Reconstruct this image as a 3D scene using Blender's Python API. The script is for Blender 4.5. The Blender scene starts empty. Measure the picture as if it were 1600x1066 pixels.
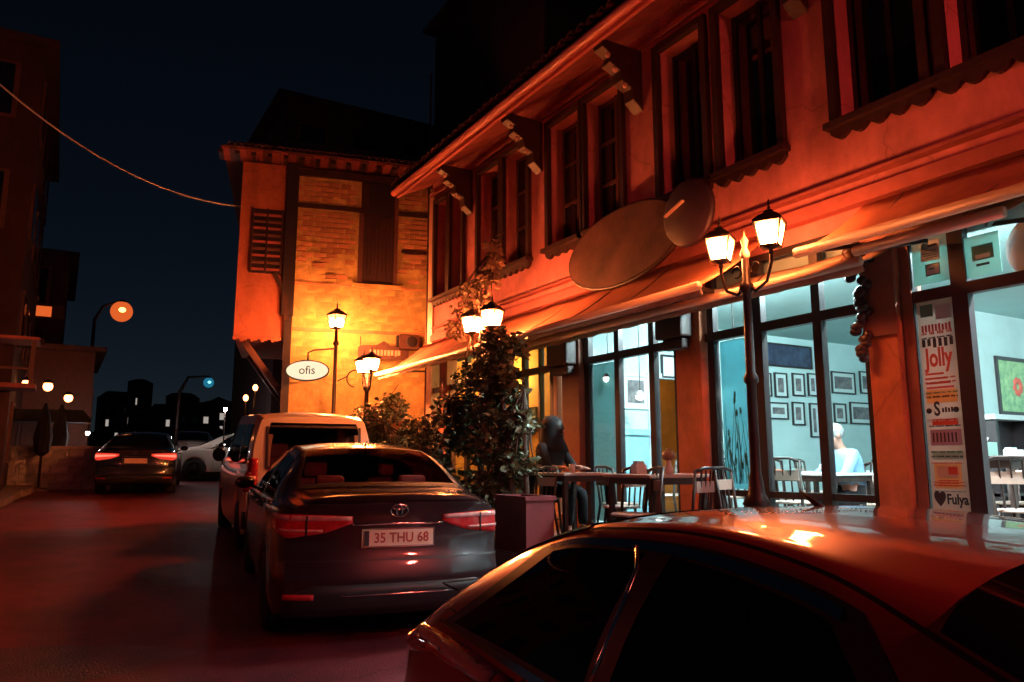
import bpy, bmesh, math, random
import numpy as np
from mathutils import Vector, Matrix
random.seed(7)
PI = math.pi
S = bpy.context.scene
COL = S.collection

# ---------------------------------------------------------------- camera
AZ = math.radians(30.3); TH = math.radians(9.04); CAM = np.array([0.0, 0.0, 1.6]); FPX = 1200.0
_fw = np.array([math.sin(AZ)*math.cos(TH), math.cos(AZ)*math.cos(TH), math.sin(TH)])
_rt = np.array([math.cos(AZ), -math.sin(AZ), 0.0]); _up = np.cross(_rt, _fw)
cd = bpy.data.cameras.new('camera'); cam = bpy.data.objects.new('camera', cd); COL.objects.link(cam)
cd.sensor_width = 36.0; cd.lens = FPX/1600*36.0; cd.clip_start = 0.05; cd.clip_end = 2000
cam.matrix_world = Matrix(((_rt[0], _up[0], -_fw[0], CAM[0]), (_rt[1], _up[1], -_fw[1], CAM[1]), (_rt[2], _up[2], -_fw[2], CAM[2]), (0, 0, 0, 1)))
S.camera = cam

# ---------------------------------------------------------------- sky, moon, exposure
W = bpy.data.worlds.new('World'); S.world = W; W.use_nodes = True
nt = W.node_tree; nt.nodes.clear()
wo = nt.nodes.new('ShaderNodeOutputWorld'); wb = nt.nodes.new('ShaderNodeBackground'); ws = nt.nodes.new('ShaderNodeTexSky')
ws.sky_type = 'NISHITA'; ws.sun_disc = False
ws.sun_elevation = math.radians(24); ws.sun_rotation = math.radians(200); ws.altitude = 0; ws.dust_density = 0.0; ws.air_density = 0.6; ws.ozone_density = 2.0
nt.links.new(ws.outputs[0], wb.inputs[0]); nt.links.new(wb.outputs[0], wo.inputs[0])
wb.inputs[1].default_value = 0.0016          # night: the sky is nearly black
sd = bpy.data.lights.new('moon', 'SUN'); so = bpy.data.objects.new('moon', sd); COL.objects.link(so)
sd.energy = 0.006; sd.angle = math.radians(0.5); sd.color = (0.75, 0.85, 1.0)
so.rotation_euler = (math.radians(66), 0, math.radians(200))
S.view_settings.view_transform = 'Standard'; S.view_settings.look = 'None'; S.view_settings.gamma = 1
S.view_settings.exposure = 0; S.view_settings.use_curve_mapping = False
S.render.engine = 'CYCLES'
S.cycles.use_denoising = True
S.cycles.max_bounces = 7; S.cycles.diffuse_bounces = 3; S.cycles.glossy_bounces = 4; S.cycles.transparent_max_bounces = 16
S.cycles.sample_clamp_indirect = 4.0; S.cycles.caustics_reflective = False; S.cycles.caustics_refractive = False

LAMP = 250.0        # radiance of the street lantern panes
LCOL = (1.0, 0.240, 0.062)
LRED = (1.0, 0.115, 0.085)     # red tint of the two fill lanterns added out of view

# ---------------------------------------------------------------- materials
def mat(name, col=(0.5, 0.5, 0.5), rough=0.6, metal=0.0, noise=0.0, nscale=8.0, bump=0.0, bscale=60.0, coat=0.0, spec=0.5, col2=None, warp=None):
    m = bpy.data.materials.new(name); m.use_nodes = True
    t = m.node_tree; b = t.nodes['Principled BSDF']
    b.inputs['Base Color'].default_value = (*col, 1); b.inputs['Roughness'].default_value = rough
    b.inputs['Metallic'].default_value = metal; b.inputs['Coat Weight'].default_value = coat; b.inputs['Coat Roughness'].default_value = 0.04
    b.inputs['Specular IOR Level'].default_value = spec
    tc = t.nodes.new('ShaderNodeTexCoord')
    if noise > 0 or col2:
        n = t.nodes.new('ShaderNodeTexNoise'); n.inputs['Scale'].default_value = nscale; n.inputs['Detail'].default_value = 6; n.inputs['Roughness'].default_value = 0.65
        t.links.new(tc.outputs['Object'], n.inputs['Vector'])
        r = t.nodes.new('ShaderNodeValToRGB'); r.color_ramp.elements[0].position = 0.32; r.color_ramp.elements[1].position = 0.68
        c2 = col2 if col2 else tuple(c*(1-noise) for c in col)
        r.color_ramp.elements[0].color = (*c2, 1); r.color_ramp.elements[1].color = (*(min(1, c*(1+noise*0.4)) for c in col), 1)
        t.links.new(n.outputs['Fac'], r.inputs['Fac']); t.links.new(r.outputs['Color'], b.inputs['Base Color'])
    if bump > 0:
        n2 = t.nodes.new('ShaderNodeTexNoise'); n2.inputs['Scale'].default_value = bscale; n2.inputs['Detail'].default_value = 5
        t.links.new(tc.outputs['Object'], n2.inputs['Vector'])
        bp = t.nodes.new('ShaderNodeBump'); bp.inputs['Strength'].default_value = bump; bp.inputs['Distance'].default_value = 0.02
        t.links.new(n2.outputs['Fac'], bp.inputs['Height']); t.links.new(bp.outputs['Normal'], b.inputs['Normal'])
    return m
def emis(name, col, s):
    m = bpy.data.materials.new(name); m.use_nodes = True; t = m.node_tree; t.nodes.clear()
    o = t.nodes.new('ShaderNodeOutputMaterial'); e = t.nodes.new('ShaderNodeEmission')
    e.inputs[0].default_value = (*col, 1); e.inputs[1].default_value = s; t.links.new(e.outputs[0], o.inputs[0]); return m
def glass(name, tint=(0.9, 0.95, 0.95), rough=0.02, refl=1.0, haze=0.0):
    m = bpy.data.materials.new(name); m.use_nodes = True; t = m.node_tree; t.nodes.clear()
    o = t.nodes.new('ShaderNodeOutputMaterial'); mx = t.nodes.new('ShaderNodeMixShader'); tr = t.nodes.new('ShaderNodeBsdfTransparent'); gl = t.nodes.new('ShaderNodeBsdfGlossy')
    ge = t.nodes.new('ShaderNodeNewGeometry'); dt = t.nodes.new('ShaderNodeVectorMath'); dt.operation = 'DOT_PRODUCT'
    t.links.new(ge.outputs['Incoming'], dt.inputs[0]); t.links.new(ge.outputs['Normal'], dt.inputs[1])
    def mth(op, a, b=None):       # Schlick reflectance, the same from either side of the pane
        n = t.nodes.new('ShaderNodeMath'); n.operation = op
        if hasattr(a, 'links'): t.links.new(a, n.inputs[0])
        else: n.inputs[0].default_value = a
        if b is not None:
            if hasattr(b, 'links'): t.links.new(b, n.inputs[1])
            else: n.inputs[1].default_value = b
        return n.outputs[0]
    fo = mth('ADD', mth('MULTIPLY', mth('POWER', mth('SUBTRACT', 1.0, mth('ABSOLUTE', dt.outputs['Value'])), 5.0), 0.95), 0.045)
    tr.inputs[0].default_value = (*tint, 1); gl.inputs['Roughness'].default_value = rough
    ml = t.nodes.new('ShaderNodeMath'); ml.operation = 'MULTIPLY'; ml.inputs[1].default_value = refl
    t.links.new(fo, ml.inputs[0]); t.links.new(ml.outputs[0], mx.inputs[0]); t.links.new(tr.outputs[0], mx.inputs[1]); t.links.new(gl.outputs[0], mx.inputs[2])
    t.links.new(mx.outputs[0], o.inputs[0]); return m

def backlit(name, col, frac=0.5, noise=0.12, nscale=3):
    # thin paper or film: part of the light falls through it
    m = mat(name, col, 0.6, noise=noise, nscale=nscale); t = m.node_tree; b = t.nodes['Principled BSDF']; o = [n for n in t.nodes if n.type == 'OUTPUT_MATERIAL'][0]
    tl_ = t.nodes.new('ShaderNodeBsdfTranslucent'); mx = t.nodes.new('ShaderNodeMixShader'); mx.inputs[0].default_value = frac
    l = b.inputs['Base Color'].links[0].from_socket; t.links.new(l, tl_.inputs[0]); t.links.new(b.outputs[0], mx.inputs[1]); t.links.new(tl_.outputs[0], mx.inputs[2]); t.links.new(mx.outputs[0], o.inputs[0]); return m
M = {}
M['wall'] = mat('terracotta_render', (0.64, 0.212, 0.215), 0.85, noise=0.34, nscale=1.3, bump=0.25, bscale=35)
M['wood'] = mat('dark_stained_wood', (0.035, 0.014, 0.012), 0.5, noise=0.4, nscale=9, bump=0.2, bscale=25)
M['sash'] = mat('brown_sash_paint', (0.11, 0.045, 0.035), 0.5, noise=0.3, nscale=8)
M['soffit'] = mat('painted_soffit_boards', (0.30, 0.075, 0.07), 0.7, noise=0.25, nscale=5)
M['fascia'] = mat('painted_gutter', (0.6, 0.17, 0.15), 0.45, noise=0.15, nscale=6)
M['tile'] = mat('weathered_roof_tile', (0.16, 0.07, 0.05), 0.85, noise=0.5, nscale=11, bump=0.3)
M['awning'] = mat('awning_canvas', (0.55, 0.17, 0.09), 0.8, noise=0.3, nscale=2.5, bump=0.1)
M['valance'] = mat('cream_awning_canvas', (0.62, 0.42, 0.30), 0.8, noise=0.25, nscale=5)
M['bar'] = mat('pale_awning_bar', (0.72, 0.46, 0.34), 0.4, noise=0.1, nscale=6)
M['frame'] = mat('black_shopfront_frame', (0.022, 0.016, 0.018), 0.4, noise=0.3, nscale=9)
M['pillar'] = mat('orange_painted_pillar', (0.60, 0.17, 0.065), 0.6, noise=0.25, nscale=3.5, bump=0.15)
M['pillar_brown'] = mat('brown_painted_pillar', (0.26, 0.085, 0.05), 0.6, noise=0.25, nscale=3.5, bump=0.15)
M['iron'] = mat('black_cast_iron', (0.03, 0.017, 0.015), 0.45, metal=0.3, noise=0.3, nscale=14)
M['shop_glass'] = glass('shop_window_glass', (0.86, 0.92, 0.92), 0.01, 1.0)
M['dark_glass'] = mat('dark_window_glass', (0.008, 0.010, 0.014), 0.06, spec=0.8, noise=0.2, nscale=4)
M['teal'] = mat('pale_teal_plaster', (0.46, 0.62, 0.62), 0.8, noise=0.12, nscale=1.8)
M['teal_deep'] = mat('teal_panel', (0.26, 0.52, 0.58), 0.7, noise=0.15, nscale=2.2)
M['ceiling'] = mat('cafe_ceiling_paint', (0.42, 0.62, 0.62), 0.8, noise=0.06, nscale=2)
M['floorboard'] = mat('cafe_floor_tiles', (0.22, 0.18, 0.15), 0.4, noise=0.3, nscale=6)
M['amber'] = mat('amber_plaster', (0.72, 0.30, 0.07), 0.8, noise=0.3, nscale=3)
M['stone'] = mat('rubble_stone_render', (0.62, 0.42, 0.15), 0.9, noise=0.38, nscale=2.6, bump=0.6, bscale=14)
M['brick'] = mat('old_handmade_brick', (0.56, 0.26, 0.13), 0.9, noise=0.35, nscale=3.2, bump=0.4, bscale=20)
M['oriel'] = mat('oriel_plaster', (0.42, 0.12, 0.065), 0.85, noise=0.2, nscale=2.2, bump=0.2)
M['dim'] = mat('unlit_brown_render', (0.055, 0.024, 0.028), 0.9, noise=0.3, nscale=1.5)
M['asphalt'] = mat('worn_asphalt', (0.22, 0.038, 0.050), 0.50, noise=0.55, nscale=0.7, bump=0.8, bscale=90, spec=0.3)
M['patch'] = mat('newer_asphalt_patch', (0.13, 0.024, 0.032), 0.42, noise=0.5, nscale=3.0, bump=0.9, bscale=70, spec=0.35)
M['paving'] = mat('grey_paving', (0.22, 0.16, 0.15), 0.7, noise=0.35, nscale=3, bump=0.3, bscale=40)
M['whitewall'] = mat('pale_rubble_stone', (0.60, 0.52, 0.50), 0.85, noise=0.45, nscale=4.5, bump=0.5, bscale=18)
M['redbox'] = mat('red_painted_planter', (0.20, 0.03, 0.035), 0.5, noise=0.25, nscale=5)
M['soil'] = mat('potting_soil', (0.04, 0.025, 0.02), 0.95, noise=0.4, nscale=20)
M['leaf'] = mat('vine_leaf', (0.13, 0.14, 0.07), 0.5, noise=0.45, nscale=5, col2=(0.03, 0.045, 0.018))
M['leaf_pale'] = mat('pale_vine_leaf', (0.30, 0.20, 0.12), 0.55, noise=0.3, nscale=4)  # paler leaf tone; mixed into the vines it stands for highlights
M['bark'] = mat('vine_bark', (0.08, 0.05, 0.035), 0.9, noise=0.4, nscale=14, bump=0.5)
M['cane'] = mat('cafe_chair_wood', (0.035, 0.02, 0.016), 0.5, noise=0.3, nscale=12)
M['tabletop'] = mat('pale_table_top', (0.55, 0.40, 0.33), 0.35, noise=0.2, nscale=6)
M['white'] = mat('white_ceramic', (0.75, 0.78, 0.78), 0.3, noise=0.05, nscale=4)
M['skin'] = mat('skin', (0.50, 0.25, 0.18), 0.55, noise=0.1, nscale=9)
M['hair_white'] = mat('white_hair', (0.42, 0.42, 0.42), 0.9, noise=0.5, nscale=28, bump=1.0, bscale=60)
M['hair_dark'] = mat('dark_hair', (0.025, 0.018, 0.015), 0.7, noise=0.2, nscale=40)
M['blue_shirt'] = mat('light_blue_shirt', (0.25, 0.48, 0.75), 0.8, noise=0.15, nscale=12)
M['white_shirt'] = mat('off_white_shirt', (0.66, 0.70, 0.72), 0.8, noise=0.15, nscale=12)
M['dark_cloth'] = mat('black_jacket_cloth', (0.008, 0.007, 0.009), 0.95, noise=0.2, nscale=12)
M['pink_cloth'] = mat('dusty_pink_cloth', (0.35, 0.20, 0.17), 0.85, noise=0.15, nscale=12)
M['mount'] = mat('picture_mount', (0.55, 0.66, 0.66), 0.7, noise=0.05, nscale=5)
M['print'] = mat('monochrome_print', (0.26, 0.23, 0.23), 0.6, nscale=7, col2=(0.02, 0.025, 0.035))
M['print_dark'] = mat('dark_landscape_painting', (0.055, 0.075, 0.13), 0.5, nscale=5, col2=(0.012, 0.012, 0.03))
M['print_flower'] = mat('floral_painting', (0.42, 0.62, 0.30), 0.5, nscale=9, col2=(0.12, 0.30, 0.16))
M['flower_red'] = mat('painted_red_flower', (0.75, 0.12, 0.08), 0.5, noise=0.3, nscale=20)
M['paper'] = backlit('poster_paper', (0.72, 0.62, 0.55), 0.55)
M['paper_teal'] = backlit('backlit_poster_paper', (0.50, 0.74, 0.68), 0.6)
M['film'] = backlit('teal_window_film', (0.36, 0.70, 0.76), 0.75, 0.15, 2)
M['blind'] = backlit('pale_teal_blind', (0.42, 0.62, 0.62), 0.65, 0.1, 2)
M['ink'] = mat('black_print_ink', (0.03, 0.025, 0.03), 0.6)
M['ink_red'] = mat('red_print_ink', (0.48, 0.07, 0.045), 0.6)
M['ink_green'] = mat('green_print_ink', (0.10, 0.25, 0.20), 0.6)
M['ink_yellow'] = mat('yellow_print_ink', (0.62, 0.52, 0.22), 0.6)
M['ink_violet'] = mat('violet_print_ink', (0.30, 0.22, 0.32), 0.6)
M['sign_brown'] = mat('brown_sign_panel', (0.12, 0.055, 0.04), 0.7, noise=0.6, nscale=2)
M['sign_dark'] = mat('dark_round_sign', (0.04, 0.02, 0.035), 0.5, noise=0.3, nscale=6)
M['cable'] = mat('grey_cable', (0.45, 0.42, 0.42), 0.6)
M['tyre'] = mat('tyre_rubber', (0.018, 0.018, 0.018), 0.8, noise=0.2, nscale=30)
M['rim'] = mat('alloy_rim', (0.35, 0.34, 0.34), 0.35, metal=0.8)
M['chrome'] = mat('chrome', (0.75, 0.72, 0.72), 0.12, metal=1.0)
M['black_plastic'] = mat('black_plastic', (0.015, 0.014, 0.016), 0.5)
M['paint_dark'] = mat('near_black_maroon_paint', (0.030, 0.013, 0.018), 0.32, metal=0.25, coat=1.0)
M['paint_red'] = mat('dark_red_paint', (0.34, 0.045, 0.042), 0.32, metal=0.3, coat=1.0)
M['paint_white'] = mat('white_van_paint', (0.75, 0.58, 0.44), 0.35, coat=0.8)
M['paint_white2'] = mat('off_white_car_paint', (0.70, 0.66, 0.60), 0.35, coat=0.8)
M['paint_black'] = mat('black_car_paint', (0.012, 0.012, 0.016), 0.25, coat=1.0)
M['car_glass'] = mat('tinted_car_glass', (0.006, 0.007, 0.009), 0.03, spec=0.8)
M['clear_glass'] = glass('clear_car_glass', (0.62, 0.55, 0.55), 0.01, 1.0)
M['lens_red'] = mat('red_tail_lens', (0.60, 0.03, 0.035), 0.12, coat=1.0, noise=0.3, nscale=25)
M['lens_pale'] = mat('pale_tail_lens', (0.80, 0.42, 0.40), 0.15, coat=1.0, noise=0.25, nscale=25)
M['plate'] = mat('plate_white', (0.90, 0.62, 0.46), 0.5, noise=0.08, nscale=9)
M['seat'] = mat('car_seat_cloth', (0.42, 0.16, 0.15), 0.8, noise=0.1, nscale=9)
M['lit_tail'] = emis('lit_tail_light', (1.0, 0.055, 0.03), .85)
M['lit_tail_core'] = emis('lit_tail_light_core', (1.0, 0.20, 0.12), 1.6)
M['white_lamp'] = emis('white_lamp_glow', (1.0, 0.84, 0.80), 260.0)
def lantern_glass(name, s, c_=LCOL):
    m = emis(name, c_, s); t = m.node_tree; e = [n for n in t.nodes if n.type == 'EMISSION'][0]
    tc = t.nodes.new('ShaderNodeTexCoord'); ds = t.nodes.new('ShaderNodeVectorMath'); ds.operation = 'DISTANCE'; ds.inputs[1].default_value = (0, 0, 0.11)
    mr = t.nodes.new('ShaderNodeMapRange'); mr.interpolation_type = 'SMOOTHSTEP'
    mr.inputs['From Min'].default_value = 0.075; mr.inputs['From Max'].default_value = 0.16; mr.inputs['To Min'].default_value = s*1.5; mr.inputs['To Max'].default_value = min(s*.5, 9.0)
    t.links.new(tc.outputs['Object'], ds.inputs[0]); t.links.new(ds.outputs['Value'], mr.inputs['Value']); t.links.new(mr.outputs[0], e.inputs[1]); return m
for _k, _f in (('a', .76), ('b', 4.4), ('c', 2.2), ('d', 9.0), ('e', 5.0), ('f', .7)): M['lamp_'+_k] = lantern_glass('lantern_glow_'+_k, LAMP*_f, LRED if _k in 'bf' else LCOL)
M['lamp_small'] = emis('pale_lamp_glow', (1.0, 0.32, 0.10), 10.0)
M['lamp_cool'] = emis('ceiling_tube_glow', (0.78, 0.97, 1.0), 1700.0)
M['pendant'] = emis('pendant_glow', (1.0, 0.97, 0.86), 6.0)
M['amber_glow'] = emis('amber_lamp_glow', (1.0, 0.60, 0.18), 260.0)
M['orange_globe'] = emis('orange_globe_glow', (1.0, 0.16, 0.03), .75)  # dim halo tone of the far orange lamp, also a lit pane
M['orange_core'] = emis('orange_core_glow', (1.0, 0.48, 0.12), 5.0)
M['blue_core'] = emis('blue_core_glow', (0.20, 0.85, 1.0), 3.0)
M['blue_globe'] = emis('blue_globe_glow', (0.015, 0.16, 0.26), 1.0)
M['city_light'] = emis('distant_window_glow', (0.9, 0.80, 0.72), 0.4)
M['oval_lit'] = emis('lit_sign_face', (1.0, 0.80, 0.52), 1.15)

def vary(m, amt=0.5):      # each separate piece (brick, stone, tile) gets its own tone
    t = m.node_tree; b = t.nodes['Principled BSDF']; l = b.inputs['Base Color'].links[0].from_socket
    oi = t.nodes.new('ShaderNodeObjectInfo'); hs_ = t.nodes.new('ShaderNodeHueSaturation'); mr = t.nodes.new('ShaderNodeMapRange')
    mr.inputs['To Min'].default_value = 1-amt; mr.inputs['To Max'].default_value = 1+amt*.6
    t.links.new(oi.outputs['Random'], mr.inputs['Value']); t.links.new(mr.outputs[0], hs_.inputs['Value']); t.links.new(l, hs_.inputs['Color']); t.links.new(hs_.outputs[0], b.inputs['Base Color'])
def stains(m, amt=0.24):   # rain streaks and patched render
    t = m.node_tree; b = t.nodes['Principled BSDF']; l = b.inputs['Base Color'].links[0].from_socket
    tc = t.nodes.new('ShaderNodeTexCoord'); mp = t.nodes.new('ShaderNodeMapping'); mp.inputs['Scale'].default_value = (2.0, 2.0, 0.7); n = t.nodes.new('ShaderNodeTexNoise'); n.inputs['Scale'].default_value = 1.6; n.inputs['Detail'].default_value = 8
    n.inputs['Roughness'].default_value = .7; t.links.new(tc.outputs['Object'], mp.inputs[0]); t.links.new(mp.outputs[0], n.inputs['Vector'])
    r = t.nodes.new('ShaderNodeValToRGB'); r.color_ramp.elements[0].position = .38; r.color_ramp.elements[0].color = (1-amt, 1-amt, 1-amt, 1); r.color_ramp.elements[1].position = .6; r.color_ramp.elements[1].color = (1, 1, 1, 1)
    mx = t.nodes.new('ShaderNodeMix'); mx.data_type = 'RGBA'; mx.blend_type = 'MULTIPLY'; mx.inputs[0].default_value = 1
    t.links.new(n.outputs['Fac'], r.inputs[0]); t.links.new(l, mx.inputs[6]); t.links.new(r.outputs[0], mx.inputs[7])
    # hairline cracks
    n3 = t.nodes.new('ShaderNodeTexNoise'); n3.inputs['Scale'].default_value = 3.0; n3.inputs['Detail'].default_value = 4; t.links.new(tc.outputs['Object'], n3.inputs['Vector'])
    ad = t.nodes.new('ShaderNodeMixRGB'); ad.blend_type = 'ADD'; ad.inputs[0].default_value = .35; t.links.new(tc.outputs['Object'], ad.inputs[1]); t.links.new(n3.outputs['Color'], ad.inputs[2])
    vo = t.nodes.new('ShaderNodeTexVoronoi'); vo.feature = 'DISTANCE_TO_EDGE'; vo.inputs['Scale'].default_value = 0.75; t.links.new(ad.outputs[0], vo.inputs['Vector'])
    r2 = t.nodes.new('ShaderNodeValToRGB'); r2.color_ramp.elements[0].position = .0; r2.color_ramp.elements[0].color = (.66, .66, .66, 1); r2.color_ramp.elements[1].position = .008; r2.color_ramp.elements[1].color = (1, 1, 1, 1); t.links.new(vo.outputs['Distance'], r2.inputs[0])
    m2 = t.nodes.new('ShaderNodeMix'); m2.data_type = 'RGBA'; m2.blend_type = 'MULTIPLY'; m2.inputs[0].default_value = 1; t.links.new(mx.outputs[2], m2.inputs[6]); t.links.new(r2.outputs[0], m2.inputs[7]); t.links.new(m2.outputs[2], b.inputs['Base Color'])
for k_ in ('brick', 'tile', 'paving', 'soffit'): vary(M[k_], .3)
vary(M['stone'], .10); vary(M['whitewall'], .3)
for k_ in ('wall', 'oriel', 'stone', 'pillar', 'asphalt', 'dim'): stains(M[k_])
# ---------------------------------------------------------------- object helpers
def tag(o, label=None, cat=None, group=None, kind=None):
    if label: o['label'] = label
    if cat: o['category'] = cat
    if group: o['group'] = group
    if kind: o['kind'] = kind
    return o
def thing(name, label, cat, loc=(0, 0, 0), rz=0, group=None):
    o = bpy.data.objects.new(name, None); COL.objects.link(o); o.location = loc; o.rotation_euler = (0, 0, rz)
    o.empty_display_size = 0.1
    return tag(o, label, cat, group)
class MB:
    def __init__(s): s.v = []; s.f = []; s.sm = []
    def add(s, vs, fs, smooth=False):
        k = len(s.v); s.v += [tuple(map(float, p)) for p in vs]; s.f += [tuple(i+k for i in f) for f in fs]; s.sm += [smooth]*len(fs); return s
    def box(s, x0, x1, y0, y1, z0, z1):
        vs = [(x, y, z) for z in (z0, z1) for y in (y0, y1) for x in (x0, x1)]
        return s.add(vs, [(0, 2, 3, 1), (4, 5, 7, 6), (0, 1, 5, 4), (2, 6, 7, 3), (0, 4, 6, 2), (1, 3, 7, 5)])
    def bar(s, a, b, w, h=None):       # square bar from a to b
        a = Vector(a); b = Vector(b); d = (b-a).normalized(); h = h or w
        r = d.cross(Vector((0, 0, 1)));
        if r.length < 1e-3: r = Vector((1, 0, 0))
        r.normalize(); u = r.cross(d).normalized()
        vs = [p+r*i*w/2+u*j*h/2 for p in (a, b) for j in (-1, 1) for i in (-1, 1)]
        return s.add(vs, [(0, 1, 3, 2), (4, 6, 7, 5), (0, 4, 5, 1), (2, 3, 7, 6), (0, 2, 6, 4), (1, 5, 7, 3)])
    def tube(s, pts, r, n=8, caps=True):
        pts = [Vector(p) for p in pts]; rs = r if isinstance(r, (list, tuple)) else [r]*len(pts); vs = []
        pr = None
        for i, p in enumerate(pts):
            d = (pts[min(i+1, len(pts)-1)]-pts[max(i-1, 0)]).normalized()
            if pr is None:
                a = d.cross(Vector((0, 0, 1)))
                if a.length < 1e-3: a = Vector((1, 0, 0))
            else: a = pr-d*pr.dot(d)
            a.normalize(); pr = a; b = d.cross(a)
            for k in range(n):
                t = 2*PI*k/n; vs.append(p+(a*math.cos(t)+b*math.sin(t))*rs[i])
        fs = [(i*n+k, i*n+(k+1) % n, (i+1)*n+(k+1) % n, (i+1)*n+k) for i in range(len(pts)-1) for k in range(n)]
        if caps: fs += [tuple(range(n))[::-1], tuple((len(pts)-1)*n+k for k in range(n))]
        return s.add(vs, fs, True)
    def lathe(s, prof, c=(0, 0, 0), n=16, axis='z', ph=0.0, smooth=True):
        vs = []
        for r, h in prof:
            for k in range(n):
                t = 2*PI*k/n+ph; a, b = r*math.cos(t), r*math.sin(t)
                p = (a, b, h) if axis == 'z' else ((h, a, b) if axis == 'x' else (a, h, b))
                vs.append((p[0]+c[0], p[1]+c[1], p[2]+c[2]))
        m = len(prof)
        fs = [(i*n+k, i*n+(k+1) % n, (i+1)*n+(k+1) % n, (i+1)*n+k) for i in range(m-1) for k in range(n)]
        if prof[0][0] > 1e-4: fs.append(tuple(range(n))[::-1])
        if prof[-1][0] > 1e-4: fs.append(tuple((m-1)*n+k for k in range(n)))
        return s.add(vs, fs, smooth)
    def prism(s, poly, o, u, v, n, d):   # 2D poly in axes u,v at origin o, extruded along n by d
        o = Vector(o); u = Vector(u); v = Vector(v); n = Vector(n); k = len(poly)
        vs = [o+u*a+v*b for a, b in poly]+[o+u*a+v*b+n*d for a, b in poly]
        return s.add(vs, [tuple(range(k)), tuple(range(k, 2*k))[::-1]]+[(i, i+k, (i+1) % k+k, (i+1) % k) for i in range(k)])
    def ell(s, c, rx, ry, rz, n=14, m=8):
        vs = []; 
        for i in range(m+1):
            ph = PI*i/m
            for k in range(n):
                t = 2*PI*k/n; vs.append((c[0]+rx*math.sin(ph)*math.cos(t), c[1]+ry*math.sin(ph)*math.sin(t), c[2]+rz*math.cos(ph)))
        fs = [(i*n+k, (i+1)*n+k, (i+1)*n+(k+1) % n, i*n+(k+1) % n) for i in range(m) for k in range(n)]
        return s.add(vs, fs, True)
    def mesh(s, name, m):
        me = bpy.data.meshes.new(name); me.from_pydata(s.v, [], s.f); me.polygons.foreach_set('use_smooth', s.sm)
        bm = bmesh.new(); bm.from_mesh(me); bmesh.ops.recalc_face_normals(bm, faces=bm.faces); bm.to_mesh(me); bm.free()
        me.materials.append(m); return me
    def build(s, name, m, parent=None, loc=None, bevel=0.0):
        o = bpy.data.objects.new(name, s.mesh(name, m)); COL.objects.link(o)
        if parent: o.parent = parent
        if loc is not None: o.location = loc
        if bevel:
            b = o.modifiers.new('bevel', 'BEVEL'); b.width = bevel; b.segments = 2; b.limit_method = 'ANGLE'; b.angle_limit = 0.8
        return o
def inst(me, name, parent=None, loc=(0, 0, 0), rot=(0, 0, 0), sc=(1, 1, 1)):
    o = bpy.data.objects.new(name, me); COL.objects.link(o); o.parent = parent; o.location = loc; o.rotation_euler = rot; o.scale = sc; return o
def copy_tree(o, parent=None):
    c = o.copy(); COL.objects.link(c); c.parent = parent
    for ch in [x for x in o.children]: copy_tree(ch, c)
    return c
def text(name, body, size, m, parent, mat4, depth=0.002, sx=1.0, align='CENTER', bold=0.0):
    cu = bpy.data.curves.new(name, 'FONT'); cu.body = body; cu.size = size; cu.extrude = depth; cu.align_x = align; cu.align_y = 'CENTER'; cu.offset = bold
    cu.resolution_u = 3
    cu.materials.append(m); tmp = bpy.data.objects.new('tmp', cu); COL.objects.link(tmp)
    me = bpy.data.meshes.new_from_object(tmp.evaluated_get(bpy.context.evaluated_depsgraph_get())); bpy.data.objects.remove(tmp)
    o = bpy.data.objects.new(name, me); COL.objects.link(o); o.parent = parent; o.matrix_local = mat4 @ Matrix.Diagonal((sx, 1, 1, 1)); return o
def frame4(o, u, v, n):
    return Matrix(((u[0], v[0], n[0], o[0]), (u[1], v[1], n[1], o[1]), (u[2], v[2], n[2], o[2]), (0, 0, 0, 1)))
RA = math.radians(9.0); SL = 0.042
def gz(x, y):
    d = x*math.sin(RA)+y*math.cos(RA); return SL*min(d, 58.0)
# ================================================================= GROUND
def strip_mesh(x0, x1, y0, y1, nx, ny, dz):
    b = MB(); vs = []; fs = []
    for j in range(ny+1):
        for i in range(nx+1):
            x = x0+(x1-x0)*i/nx; y = y0+(y1-y0)*j/ny; vs.append((x, y, gz(x, y)+dz))
    for j in range(ny):
        for i in range(nx): k = j*(nx+1)+i; fs.append((k, k+1, k+nx+2, k+nx+1))
    return b.add(vs, fs)
tag(strip_mesh(-400, 400, -300, 900, 16, 60, -0.02).build('ground', M['dim']), kind='structure')
road = MB()
def road_pt(t, s): # t along road, s lateral
    return (s*math.cos(RA)+t*math.sin(RA), -s*math.sin(RA)+t*math.cos(RA))
vs = []; fs = []
TT = np.linspace(-14, 90, 53); SS = np.linspace(-9, 9, 10)
for t in TT:
    for s_ in SS:
        x, y = road_pt(t, s_); vs.append((x, y, gz(x, y)))
for j in range(len(TT)-1):
    for i in range(9): k = j*10+i; fs.append((k, k+1, k+11, k+10))
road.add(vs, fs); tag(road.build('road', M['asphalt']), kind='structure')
rp_ = random.Random(12)
for (t_, s_, a_, b_) in ((6.2, -1.3, 1.3, .55), (9.5, .2, .9, .8), (3.6, -.6, .7, 1.1), (13.5, -1.9, 1.9, .5), (16.5, .3, .8, .9)):
    vs = [road_pt(t_+b_*math.sin(q)*rp_.uniform(.85, 1.1), s_+a_*math.cos(q)*rp_.uniform(.85, 1.1)) for q in np.linspace(0, 2*PI, 15)[:-1]]
    o = MB().add([(x, y, gz(x, y)+.004) for x, y in vs], [tuple(range(14))]).build('road_patch', M['patch']); tag(o, kind='structure')
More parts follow.
